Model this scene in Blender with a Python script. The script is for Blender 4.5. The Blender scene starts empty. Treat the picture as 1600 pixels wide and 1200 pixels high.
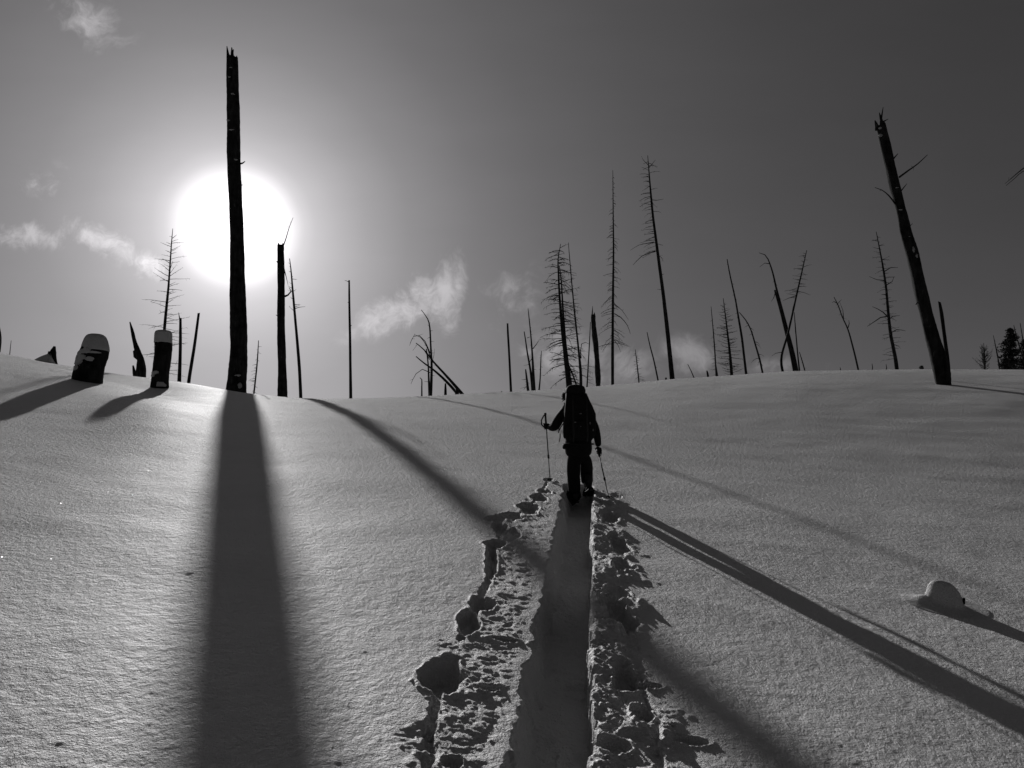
import bpy, math, random
import numpy as np
from mathutils import Vector, Matrix

S = bpy.context.scene
C = S.collection
R = math.radians
random.seed(7)

# ------------------------------------------------------------------ camera
PITCH = R(6.0)
FPX = 1186.0                       # focal length in photo pixels (1600 wide)
cp, sp = math.cos(PITCH), math.sin(PITCH)
cam_d = bpy.data.cameras.new('camera')
cam_d.sensor_width = 36.0
cam_d.lens = 36.0 * FPX / 1600.0
cam_d.clip_start = 0.05
cam_d.clip_end = 20000
cam = bpy.data.objects.new('camera', cam_d)
C.objects.link(cam)
cam.location = (0, 0, 0)
cam.rotation_euler = (math.pi / 2 + PITCH, 0, 0)
S.camera = cam


def ray(u, v):
    X = (u - 800.0) / FPX
    Y = -(v - 600.0) / FPX
    return Vector((X, cp - Y * sp, sp + Y * cp))


def P(u, v, D):
    """point at depth D seen in the photograph at u, v"""
    r = ray(u, v)
    return r * (D / r.y)


# ------------------------------------------------------------------ light
SUN = ray(369, 355).normalized()
SUN_EL = math.asin(SUN.z)
SUN_AZ = math.atan2(SUN.x, SUN.y)
sun_d = bpy.data.lights.new('sun', 'SUN')
sun_d.energy = 2.85
sun_d.angle = R(0.53)
sun_d.color = (1.0, 0.985, 0.985)
sun = bpy.data.objects.new('sun', sun_d)
C.objects.link(sun)
sun.rotation_euler = SUN.to_track_quat('Z', 'Y').to_euler()
sun.location = (-30, 60, 40)

S.view_settings.view_transform = 'Standard'
S.view_settings.look = 'None'
S.view_settings.exposure = 0.0
S.view_settings.gamma = 1.0
S.view_settings.use_curve_mapping = False
S.cycles.max_bounces = 5
S.cycles.diffuse_bounces = 2
S.cycles.glossy_bounces = 2

W = bpy.data.worlds.new('World')
S.world = W
W.use_nodes = True
wt = W.node_tree
wt.nodes.clear()


class NT:
    """small helper for writing node trees"""
    def __init__(s, t):
        s.t = t

    def n(s, ty, **kw):
        nd = s.t.nodes.new(ty)
        for k, v in kw.items():
            setattr(nd, k, v)
        return nd

    def set(s, sock, v):
        if hasattr(v, 'is_output'):
            s.t.links.new(v, sock)
        elif v is not None:
            sock.default_value = v

    def m(s, op, a, b=None, c=None, clamp=False):
        nd = s.n('ShaderNodeMath', operation=op, use_clamp=clamp)
        s.set(nd.inputs[0], a)
        if b is not None:
            s.set(nd.inputs[1], b)
        if c is not None:
            s.set(nd.inputs[2], c)
        return nd.outputs[0]

    def vm(s, op, a, b=None, out=0):
        nd = s.n('ShaderNodeVectorMath', operation=op)
        s.set(nd.inputs[0], a)
        if b is not None:
            if op == 'SCALE':
                s.set(nd.inputs['Scale'], b)
            else:
                s.set(nd.inputs[1], b)
        return nd.outputs[out]

    def noise(s, vec, scale, detail=4, rough=.5, dist=0.0, col=False):
        nd = s.n('ShaderNodeTexNoise')
        s.set(nd.inputs['Vector'], vec)
        s.set(nd.inputs['Scale'], scale)
        nd.inputs['Detail'].default_value = detail
        nd.inputs['Roughness'].default_value = rough
        nd.inputs['Distortion'].default_value = dist
        return nd.outputs['Color' if col else 'Fac']

    def ramp(s, fac, stops, interp='LINEAR'):
        nd = s.n('ShaderNodeValToRGB')
        s.set(nd.inputs[0], fac)
        cr = nd.color_ramp
        cr.interpolation = interp
        while len(cr.elements) < len(stops):
            cr.elements.new(0.5)
        for e, (p, c) in zip(cr.elements, sorted(stops)):
            e.position = p
            e.color = (c, c, c, 1) if not isinstance(c, tuple) else c + (1,)
        return nd.outputs[0]

    def smooth(s, x, lo, hi):
        nd = s.n('ShaderNodeMapRange', interpolation_type='SMOOTHSTEP')
        s.set(nd.inputs[0], x)
        nd.inputs[1].default_value = lo
        nd.inputs[2].default_value = hi
        return nd.outputs[0]


def build_sky():
    g = NT(wt)
    tc = g.n('ShaderNodeTexCoord').outputs['Generated']
    d = g.vm('NORMALIZE', tc)
    sky = g.n('ShaderNodeTexSky', sky_type='NISHITA')
    sky.sun_disc = False
    sky.sun_elevation = SUN_EL
    sky.sun_rotation = SUN_AZ
    sky.air_density = 1.0
    sky.dust_density = 0.6
    bw = g.n('ShaderNodeRGBToBW')
    g.set(bw.inputs[0], sky.outputs[0])
    # aureole of the sun through thin high haze
    cosg = g.vm('DOT_PRODUCT', d, tuple(SUN), out=1)
    gam = g.m('ARCCOSINE', g.m('MINIMUM', cosg, 0.999999))
    gn = g.m('SQRT', g.m('DIVIDE', gam, math.pi))
    tab = [(0, 1.7), (2.6, 1.6), (3.2, 1.2), (3.8, .86), (4.5, .60), (5.4, .47), (7, .375), (9, .285), (12, .20), (17, .130), (22, .092),
           (30, .060), (38, .042), (50, .027), (70, .017), (110, .012), (180, .012)]
    glow = g.m('MULTIPLY', g.ramp(gn, [(math.sqrt(a / 180.), b / 2.) for a, b in tab]), 2.0)
    # thin wind-torn clouds and steam behind the hill
    sx = g.n('ShaderNodeSeparateXYZ')
    g.set(sx.inputs[0], d)
    yy = g.m('MAXIMUM', sx.outputs[1], 0.15)
    gx = g.m('DIVIDE', sx.outputs[0], yy)
    gz = g.m('DIVIDE', sx.outputs[2], yy)
    cx = g.n('ShaderNodeCombineXYZ')
    g.set(cx.inputs[0], gx)
    g.set(cx.inputs[1], gz)
    pv = cx.outputs[0]
    wn = g.noise(pv, 7.0, 4, .55, 0.3, col=True)
    pw = g.vm('ADD', pv, g.vm('SCALE', g.vm('SUBTRACT', wn, (.5, .5, .5)), 0.16))
    fb = g.noise(pw, 10.0, 9, .66)
    fine = g.noise(pw, 38.0, 6, .6)
    blobs = [(630, 480, 90, 42, .5, 1.0), (700, 465, 36, 75, -.15, 1.1), (805, 470, 66, 55, .2, .85),
             (885, 552, 75, 52, 0, 1.0), (965, 572, 75, 40, 0, 1.0), (1085, 556, 55, 38, 0, .9),
             (1205, 572, 75, 22, 0, .7), (1310, 572, 80, 16, 0, .5),
             (40, 368, 120, 30, .0, .85), (150, 368, 90, 30, -.35, 1.0), (195, 392, 80, 26, -.55, .9), (230, 412, 50, 30, -.6, .9),
             (70, 290, 60, 34, .3, .6), (125, 30, 90, 55, -.6, .75), (40, 330, 60, 30, 0, .3)]
    mask = None
    for (u, v, ru, rv, rot, w) in blobs:
        r0 = ray(u, v)
        x0, z0 = r0.x / r0.y, r0.z / r0.y
        dx = g.m('SUBTRACT', gx, x0)
        dz = g.m('SUBTRACT', gz, z0)
        ca, sa = math.cos(rot), math.sin(rot)
        a = g.m('ADD', g.m('MULTIPLY', dx, ca), g.m('MULTIPLY', dz, sa))
        b = g.m('SUBTRACT', g.m('MULTIPLY', dz, ca), g.m('MULTIPLY', dx, sa))
        a = g.m('MULTIPLY', a, FPX / ru)
        b = g.m('MULTIPLY', b, FPX / rv)
        e = g.m('ADD', g.m('MULTIPLY', a, a), g.m('MULTIPLY', b, b))
        e = g.m('MULTIPLY', g.m('EXPONENT', g.m('MULTIPLY', e, -0.9)), w)
        mask = e if mask is None else g.m('MAXIMUM', mask, e)
    # density: the noise wins where the mask is high
    dn = g.m('ADD', g.m('MULTIPLY', g.m('SUBTRACT', fb, .5), 1.25), g.m('ADD', g.m('MULTIPLY', g.m('SUBTRACT', fine, .5), .5), .5))
    thr = g.m('SUBTRACT', .70, g.m('MULTIPLY', mask, .50))
    den = g.smooth(g.m('SUBTRACT', dn, thr), 0.0, 0.52)
    den = g.m('MULTIPLY', den, g.m('MINIMUM', g.m('MULTIPLY', mask, 1.6), 1.0))
    front = g.smooth(sx.outputs[1], 0.2, 0.4)
    den = g.m('MULTIPLY', den, front)
    cl = g.m('MULTIPLY', den, g.m('ADD', .09, g.m('MULTIPLY', glow, 1.25)))
    streak = g.noise(g.vm('MULTIPLY', pv, (1.0, 3.2, 1.0)), 3.2, 5, .55)
    streak = g.m('ADD', .92, g.m('MULTIPLY', streak, .16))
    tot = g.m('ADD', g.m('MULTIPLY', g.m('MULTIPLY', bw.outputs[0], NISH), 1.0), g.m('MULTIPLY', glow, 1.0))
    tot = g.m('MULTIPLY', tot, streak)
    low = g.m('EXPONENT', g.m('MULTIPLY', g.m('MAXIMUM', sx.outputs[2], 0.0), -5.5))
    tot = g.m('ADD', tot, g.m('MULTIPLY', low, g.m('ADD', .034, g.m('MULTIPLY', g.m('MINIMUM', glow, .45), .45))))
    tot = g.m('ADD', tot, cl)
    tot = g.m('MULTIPLY', tot, 10.0)
    col = g.n('ShaderNodeCombineColor')
    g.set(col.inputs[0], g.m('MULTIPLY', tot, 1.0))
    g.set(col.inputs[1], g.m('MULTIPLY', tot, 0.972))
    g.set(col.inputs[2], g.m('MULTIPLY', tot, 1.0))
    bg = g.n('ShaderNodeBackground')
    g.set(bg.inputs[0], col.outputs[0])
    bg.inputs[1].default_value = 0.1
    out = g.n('ShaderNodeOutputWorld')
    g.set(out.inputs[0], bg.outputs[0])


NISH = 0.006
build_sky()


# ------------------------------------------------------------------ noise
class Noise2:
    def __init__(s, seed):
        s.t = np.random.RandomState(seed).rand(256, 256)

    def __call__(s, x, y):
        xi = np.floor(x).astype(np.int64)
        yi = np.floor(y).astype(np.int64)
        fx = x - xi
        fy = y - yi
        fx = fx * fx * fx * (fx * (fx * 6 - 15) + 10)
        fy = fy * fy * fy * (fy * (fy * 6 - 15) + 10)
        a = s.t[xi & 255, yi & 255]
        b = s.t[(xi + 1) & 255, yi & 255]
        c = s.t[xi & 255, (yi + 1) & 255]
        d = s.t[(xi + 1) & 255, (yi + 1) & 255]
        return (a * (1 - fx) + b * fx) * (1 - fy) + (c * (1 - fx) + d * fx) * fy - .5


N = [Noise2(i) for i in range(14)]


def rot2(x, y, a):
    return x * math.cos(a) - y * math.sin(a), x * math.sin(a) + y * math.cos(a)


def fbm(x, y, wl, octs, k=0, gain=.5):
    v = 0
    amp = 1.0
    for i in range(octs):
        xx, yy = rot2(x, y, .6 + i * 1.1)
        v = v + amp * N[(k + i) % 14](xx / wl + 17.3 * i, yy / wl + 9.1 * i)
        wl /= 2.03
        amp *= gain
    return v


def sstep(x, a, b):
    t = np.clip((x - a) / (b - a), 0, 1)
    return t * t * (3 - 2 * t)


# ------------------------------------------------------------------ the shape of the snowfield
DX, DY = math.sin(SUN_AZ), math.cos(SUN_AZ)         # plan direction towards the sun


def plane(x, y):
    return -.44 + .19 * (DX * x + DY * y - 10.64) - .016 * (DY * x - DX * y - 4.98)


CREST = [(-400, 455), (-200, 505), (0, 551), (45, 561), (100, 572), (160, 583), (230, 592), (300, 601), (350, 610), (400, 617),
         (450, 622), (520, 624), (600, 622), (700, 618), (800, 612), (900, 605), (960, 600), (1050, 592),
         (1150, 586), (1250, 580), (1350, 577.5), (1450, 577), (1600, 577), (1900, 580)]
CDIST = [(-400, 40), (0, 38), (140, 37), (250, 34), (370, 31), (480, 34.5), (600, 37), (750, 40), (950, 44), (1200, 46),
         (1400, 47), (1600, 47), (1900, 46)]
_u = np.linspace(-400, 1900, 1200)
_v = np.interp(_u, *zip(*CREST))
_c = np.interp(_u, *zip(*CDIST))
_k = np.exp(-np.linspace(-2.5, 2.5, 61) ** 2)
_k /= _k.sum()
_v = np.convolve(np.pad(_v, 30, 'edge'), _k, 'valid')
_c = np.convolve(np.pad(_c, 30, 'edge'), _k, 'valid')
_X = (_u - 800) / FPX
_Y = -(_v - 600) / FPX
_ry = cp - _Y * sp
_T = _X / _ry                                        # tan azimuth
_PHI = np.arctan(_T)
_M = (sp + _Y * cp) / _ry * np.cos(_PHI)             # dz/dr tangent at the crest
_CR = _c / np.cos(_PHI)


BL, BR = .6, 0.0           # a swell of the slope at left, a bench at right


def hill(x, y):
    r = np.sqrt(x * x + y * y) + 1e-9
    phi = np.arctan2(x, y)
    m = np.interp(phi, _PHI, _M)
    cr = np.interp(phi, _PHI, _CR)
    ux, uy = x / r, y / r
    r0 = 12.0
    z0 = plane(ux * r0, uy * r0)
    s0 = .19 * (DX * ux + DY * uy) - .016 * (DY * ux - DX * uy)
    z1 = m * cr
    L = cr - r0
    t = np.clip((r - r0) / L, 0, 1)
    h = (2 * t**3 - 3 * t**2 + 1) * z0 + (t**3 - 2 * t**2 + t) * L * s0 + (-2 * t**3 + 3 * t**2) * z1 + (t**3 - t**2) * L * m
    u = 800 + FPX * np.tan(np.clip(phi, -1.2, 1.2))
    h = h + (BL * np.exp(-((u - 235) / 95) ** 2) * t**2 * (1 - t)**3 * (1 - 2.4 * t) / .0346 + BR * sstep(u, 1000, 1450) * t**2 * (1 - t)**2 * 16)
    q = np.maximum(r - cr, 0)
    Lf = 34.0
    drop = -.03
    far = m * q - (m - drop) * np.where(q < Lf, q * q / (2 * Lf), q - Lf / 2)
    far = np.where(q > 150, far, far)
    prof = h + far
    pl = plane(x, y)
    front = np.where(r < r0, pl, prof)
    back = -5 + np.logaddexp(0, (pl + 5) / .8) * .8
    back = np.minimum(back, 6 - np.logaddexp(0, (6 - pl) / 2.0) * 2.0 + 0 * pl) if False else np.minimum(back, 7 + 0 * pl)
    w = sstep(np.abs(phi), R(44), R(75)) * sstep(r, 2.0, 12.0)
    return front * (1 - w) + back * w


def cast(u, v, off=0.0):
    """where the view ray through u, v meets the snow"""
    r = ray(u, v)
    ys = np.concatenate([np.arange(2.5, 14, .004), np.arange(14, 70, .02)])
    x = r.x / r.y * ys
    z = r.z / r.y * ys
    hh = hill(x, ys) + off
    k = np.argmax(hh >= z)
    if hh[k] < z[k]:
        return None
    return float(x[k]), float(ys[k]), float(hh[k])


# trench trodden by the hiker: centre line x = TX0 + TS * y
TX0, TS = -.27, .110
TN = math.hypot(1, TS)


def lat(x, y):
    return (x - TX0 - TS * y) / TN


# pits beside the trench (photo u, v, half width, half height, depth)
PITS = [(690, 1052, 37, 26, .17), (733, 972, 15, 20, .10), (752, 945, 22, 13, .12), (768, 878, 9, 26, .10), (776, 852, 16, 6, .06),
        (782, 824, 12, 14, .10), (800, 806, 20, 5, .04), (826, 794, 15, 8, .10), (842, 778, 12, 6, .09), (852, 768, 10, 4, .05), (775, 810, 18, 5, .05),
        (806, 832, 9, 9, .04), (845, 1006, 18, 5, .03), (760, 1075, 22, 7, .03), (790, 1000, 22, 4, .05),
        (968, 852, 16, 12, .10), (972, 884, 17, 12, .08), (963, 930, 22, 9, .04), (968, 962, 24, 22, .13), (978, 1058, 24, 24, .10),
        (1005, 1120, 18, 18, .06), (950, 808, 15, 8, .08), (1015, 1070, 22, 6, .05), (940, 1010, 16, 6, .04), (945, 790, 12, 4, .05),
        (1075, 1160, 30, 8, .03), (962, 775, 9, 3, .03), (960, 1170, 26, 14, .06), (858, 750, 9, 3, .05), (708, 1190, 16, 10, .05)]
_pw = []
for (u, v, ru, rv, dp) in PITS:
    c = cast(u, v)
    f_ = cast(u, v - rv)
    n_ = cast(u, v + rv)
    _pw.append((c[0], c[1], ru * c[1] / FPX, (f_[1] - n_[1]) / 2, dp))
GROOVES = [([(684, 1085), (672, 1140), (664, 1215)], .035, .07), ([(752, 935), (738, 980), (718, 1000)], .03, .05),
           ([(772, 845), (766, 905), (748, 940)], .03, .05), ([(858, 748), (840, 780), (800, 812)], .02, .03),
           ([(930, 770), (948, 790), (968, 850), (975, 900), (985, 960)], .03, .015),
           ([(985, 985), (1000, 1060), (1020, 1130), (1035, 1215)], .04, .025)]
_gw = []
for pts, w_, dp in GROOVES:
    _gw.append(([cast(min(u, 1599), v)[:2] for u, v in pts], w_, dp))


def detail(x, y, spacing):
    """relief of the snow: wind ripples, the trench, its berms and the pits"""
    z = np.zeros_like(x)
    r = np.sqrt(x * x + y * y)
    # long swells and drift ripples
    z += .10 * sstep(r, 9, 22) * fbm(x, y, 7.0, 2, 3)
    z += .030 * fbm(x, y * 1.4, 1.9, 2, 5)
    xs, ys = rot2(x, y, .35)
    z += .010 * N[8](xs / .9, ys / .35) * sstep(r, 3, 8)
    for wl, amp, k in ((.30, .0030, 0), (.15, .0026, 1), (.075, .0022, 2), (.038, .0020, 4), (.02, .0015, 6)):
        f = 1 - sstep(spacing, wl * .25, wl * .5)
        if np.any(f > 0):
            a, b = rot2(x, y, .4 + k)
            z += amp * f * N[k](a / wl, b / wl) * 1.6
    near = (np.abs(lat(x, y)) < 2.2) & (y > -4) & (y < 14)
    xn, yn, sn = x[near], y[near], spacing[near]
    s = lat(xn, yn)
    lump = fbm(xn, yn, .16, 4, 2, .58)
    lump2 = fbm(xn + 9, yn, .34, 3, 7, .5)
    edge = fbm(xn, yn, .22, 4, 1, .6)
    edge2 = fbm(xn + 5, yn, .17, 2, 5, .5)
    endf = 1 - sstep(yn, 12.05, 12.45)
    zd = np.zeros_like(xn)
    # disturbed margins
    lm = sstep(s, -.90 + .28 * lump2, -.70 + .28 * lump2) * (1 - sstep(s, -.40, -.28))
    rm = sstep(s, .16, .24) * (1 - sstep(s, .50 + .35 * lump2, .76 + .35 * lump2))
    fade = 1 - sstep(yn, 11.6, 12.6)
    zd += lm * fade * (.012 * lump2 + .012 * fbm(xn, yn * 1.3, .12, 3, 12, .55) + .009 * fbm(xn, yn * 1.3, .045, 3, 9, .6))
    bil = np.abs(fbm(xn, yn, .13, 3, 11, .6))
    zd += rm * fade * (.034 * np.clip(1 - (s - .25) / .60, 0, 1) + .034 * bil - .006 + .030 * lump2 + .015 * fbm(xn, yn, .055, 3, 9, .62))
    # pits
    for (px, py, rx, ry, dp) in _pw:
        e = np.sqrt(((xn - px) / rx) ** 2 + ((yn - py) / ry) ** 2) + .62 * edge2
        zd -= dp * .95 * (1 - sstep(e, .70, 1.0))
        zd += .010 * np.exp(-((e - 1.12) / .14) ** 2) * (.4 + 3 * np.abs(lump))
    for pts, w_, dp in _gw:
        for (a, b) in zip(pts[:-1], pts[1:]):
            ax, ay = a
            bx, by = b
            t = np.clip(((xn - ax) * (bx - ax) + (yn - ay) * (by - ay)) / ((bx - ax) ** 2 + (by - ay) ** 2), 0, 1)
            dd = np.hypot(xn - ax - t * (bx - ax), yn - ay - t * (by - ay)) + w_ * 1.5 * lump
            zd -= dp * (1 - sstep(dd, w_ * .5, w_ * 1.1)) * (.7 + lump)
    # the trench itself
    ls = s + .055 * edge
    rs = s + .050 * fbm(xn + 3, yn, .13, 4, 6, .6) + .03 * lump2
    deep = .28 + .02 * lump2
    lw = np.interp(yn, [4, 12], [.085, .10])
    wl_ = sstep(ls, -.34 + lw, -.215 + lw * .9)
    wr = 1 - sstep(rs, .195, .225)
    k = wl_ * wr * endf
    flo = -deep + .030 * fbm(xn, yn, .30, 4, 3, .6) + .012 * np.abs(fbm(xn, yn, .09, 3, 8, .6)) + .03 * (1 - np.clip((s / .2) ** 2, 0, 1)) * 0 - .02 * np.clip(1 - (s / .19) ** 2, 0, 1)
    step_ = .006 * np.sin(yn * 2 * math.pi / .62 + 1.2 * np.sign(s))
    flo = flo + step_ * np.clip(1 - (s / .18) ** 2, 0, 1)
    zd = zd * (1 - k) + flo * k
    z[near] = z[near] * 1.0 + zd
    return z


def ground(x, y, sp_=.02):
    x = np.atleast_1d(np.asarray(x, float))
    y = np.atleast_1d(np.asarray(y, float))
    return hill(x, y) + detail(x, y, np.full_like(x, sp_))


def gz(x, y):
    return float(hill(np.array([x]), np.array([y]))[0])


# ------------------------------------------------------------------ materials
MATS = {}


def new_mat(name):
    m = bpy.data.materials.new(name)
    m.use_nodes = True
    m.node_tree.nodes.clear()
    MATS[name] = m
    return m, NT(m.node_tree)


def snow_material(name, base=.80, rough_bump=1.0):
    m, g = new_mat(name)
    geo = g.n('ShaderNodeNewGeometry')
    pos = geo.outputs['Position']
    n1 = g.noise(pos, 13.0, 6, .62)
    n2 = g.noise(pos, 70.0, 4, .62)
    n3 = g.noise(pos, 2.6, 3, .5)
    nm = g.noise(pos, 34.0, 4, .65)
    hgt = g.m('ADD', g.m('MULTIPLY', n1, .066), g.m('ADD', g.m('MULTIPLY', nm, .028), g.m('MULTIPLY', n2, .022)))
    bump = g.n('ShaderNodeBump')
    bump.inputs['Strength'].default_value = 1.0
    bump.inputs['Distance'].default_value = rough_bump
    g.set(bump.inputs['Height'], hgt)
    col = g.ramp(n3, [(0.25, base * .96), (0.75, base * 1.03)])
    df = g.n('ShaderNodeBsdfDiffuse')
    g.set(df.inputs['Color'], col)
    df.inputs['Roughness'].default_value = .0
    g.set(df.inputs['Normal'], bump.outputs[0])
    gl = g.n('ShaderNodeBsdfGlossy')
    gl.inputs['Color'].default_value = (.9, .9, .9, 1)
    gl.inputs['Roughness'].default_value = .60
    g.set(gl.inputs['Normal'], bump.outputs[0])
    fr = g.n('ShaderNodeFresnel')
    fr.inputs['IOR'].default_value = 1.31
    mx = g.n('ShaderNodeMixShader')
    g.set(mx.inputs[0], g.m('MULTIPLY', fr.outputs[0], .23))
    g.set(mx.inputs[1], df.outputs[0])
    g.set(mx.inputs[2], gl.outputs[0])
    # rare ice crystals that catch the sun
    vo = g.n('ShaderNodeTexVoronoi', feature='F1')
    g.set(vo.inputs['Vector'], pos)
    vo.inputs['Scale'].default_value = 120.0
    rnd = g.n('ShaderNodeSeparateColor')
    g.set(rnd.inputs[0], vo.outputs['Color'])
    pick = g.m('GREATER_THAN', rnd.outputs[0], .9994)
    core = g.m('LESS_THAN', vo.outputs['Distance'], .45)
    sel = g.m('MULTIPLY', pick, core)
    tilt = g.vm('SUBTRACT', vo.outputs['Color'], (.5, .5, .5))
    nn = g.vm('NORMALIZE', g.vm('ADD', geo.outputs['Normal'], g.vm('SCALE', tilt, 1.5)))
    g2 = g.n('ShaderNodeBsdfGlossy')
    g2.inputs['Roughness'].default_value = .2
    g.set(g2.inputs['Normal'], nn)
    mx2 = g.n('ShaderNodeMixShader')
    g.set(mx2.inputs[0], g.m('MULTIPLY', sel, .25))
    g.set(mx2.inputs[1], mx.outputs[0])
    g.set(mx2.inputs[2], g2.outputs[0])
    out = g.n('ShaderNodeOutputMaterial')
    g.set(out.inputs[0], mx2.outputs[0])
    return m


def wood_material(name, dark, light, scale=6.0, rough=.85):
    m, g = new_mat(name)
    tc = g.n('ShaderNodeTexCoord').outputs['Object']
    st = g.vm('MULTIPLY', tc, (1.0, 1.0, .16))
    n1 = g.noise(st, scale, 6, .65)
    n2 = g.noise(tc, scale * .35, 4, .6)
    f = g.m('MULTIPLY', n1, g.m('MULTIPLY', n2, 2.0))
    n3 = g.noise(g.vm('MULTIPLY', tc, (1.0, 1.0, .45)), scale * .55, 5, .7)
    bare = g.smooth(n3, .60, .70)
    f = g.m('ADD', f, g.m('MULTIPLY', bare, .35), clamp=True)
    col = g.ramp(f, [(.30, dark), (.52, (dark + light) * .45), (.78, light), (1.0, light * 2.4)])
    bump = g.n('ShaderNodeBump')
    bump.inputs['Strength'].default_value = .8
    bump.inputs['Distance'].default_value = .03
    g.set(bump.inputs['Height'], n1)
    b = g.n('ShaderNodeBsdfPrincipled')
    g.set(b.inputs['Base Color'], col)
    b.inputs['Roughness'].default_value = rough
    b.inputs['Specular IOR Level'].default_value = .1
    g.set(b.inputs['Normal'], bump.outputs[0])
    out = g.n('ShaderNodeOutputMaterial')
    g.set(out.inputs[0], b.outputs[0])
    return m


def plain_material(name, col, rough=.8, metal=0.0, var=.25, scale=20, spec=.12):
    m, g = new_mat(name)
    tc = g.n('ShaderNodeTexCoord').outputs['Object']
    n1 = g.noise(tc, scale, 4, .6)
    c = g.ramp(n1, [(.3, col * (1 - var)), (.7, col * (1 + var))])
    bump = g.n('ShaderNodeBump')
    bump.inputs['Strength'].default_value = .4
    bump.inputs['Distance'].default_value = .01
    g.set(bump.inputs['Height'], n1)
    b = g.n('ShaderNodeBsdfPrincipled')
    g.set(b.inputs['Base Color'], c)
    b.inputs['Roughness'].default_value = rough
    b.inputs['Metallic'].default_value = metal
    b.inputs['Specular IOR Level'].default_value = spec
    g.set(b.inputs['Normal'], bump.outputs[0])
    out = g.n('ShaderNodeOutputMaterial')
    g.set(out.inputs[0], b.outputs[0])
    return m


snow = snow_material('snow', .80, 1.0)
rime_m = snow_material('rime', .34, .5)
snow_cap_m = snow_material('shaded_snow', .50, .5)  # darker snow; the shade of faces turned from the sun is in its colour
char = wood_material('charred_bark', .004, .034)
grey_wood = wood_material('weathered_wood', .02, .11, 9.0)
thin_wood = wood_material('dead_branch_wood', .012, .04, 12.0)
needle_m = plain_material('dark_needles', .03, .8)
jacket_m = plain_material('jacket_cloth', .012, .85)
trouser_m = plain_material('trouser_cloth', .010, .85)
boot_m = plain_material('boot_leather', .03, .6, var=.6, scale=9)
skin_m = plain_material('skin', .30, .6, var=.05)
hat_m = plain_material('wool_hat', .015, .9)
pack_m = plain_material('pack_fabric', .012, .8)
strap_m = plain_material('webbing_strap', .03, .7)
buckle_m = plain_material('light_buckle', .22, .4, var=.1)
pole_m = plain_material('pole_shaft', .02, .6, .0, var=.05)
grip_m = plain_material('pole_grip', .02, .8)


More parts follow.
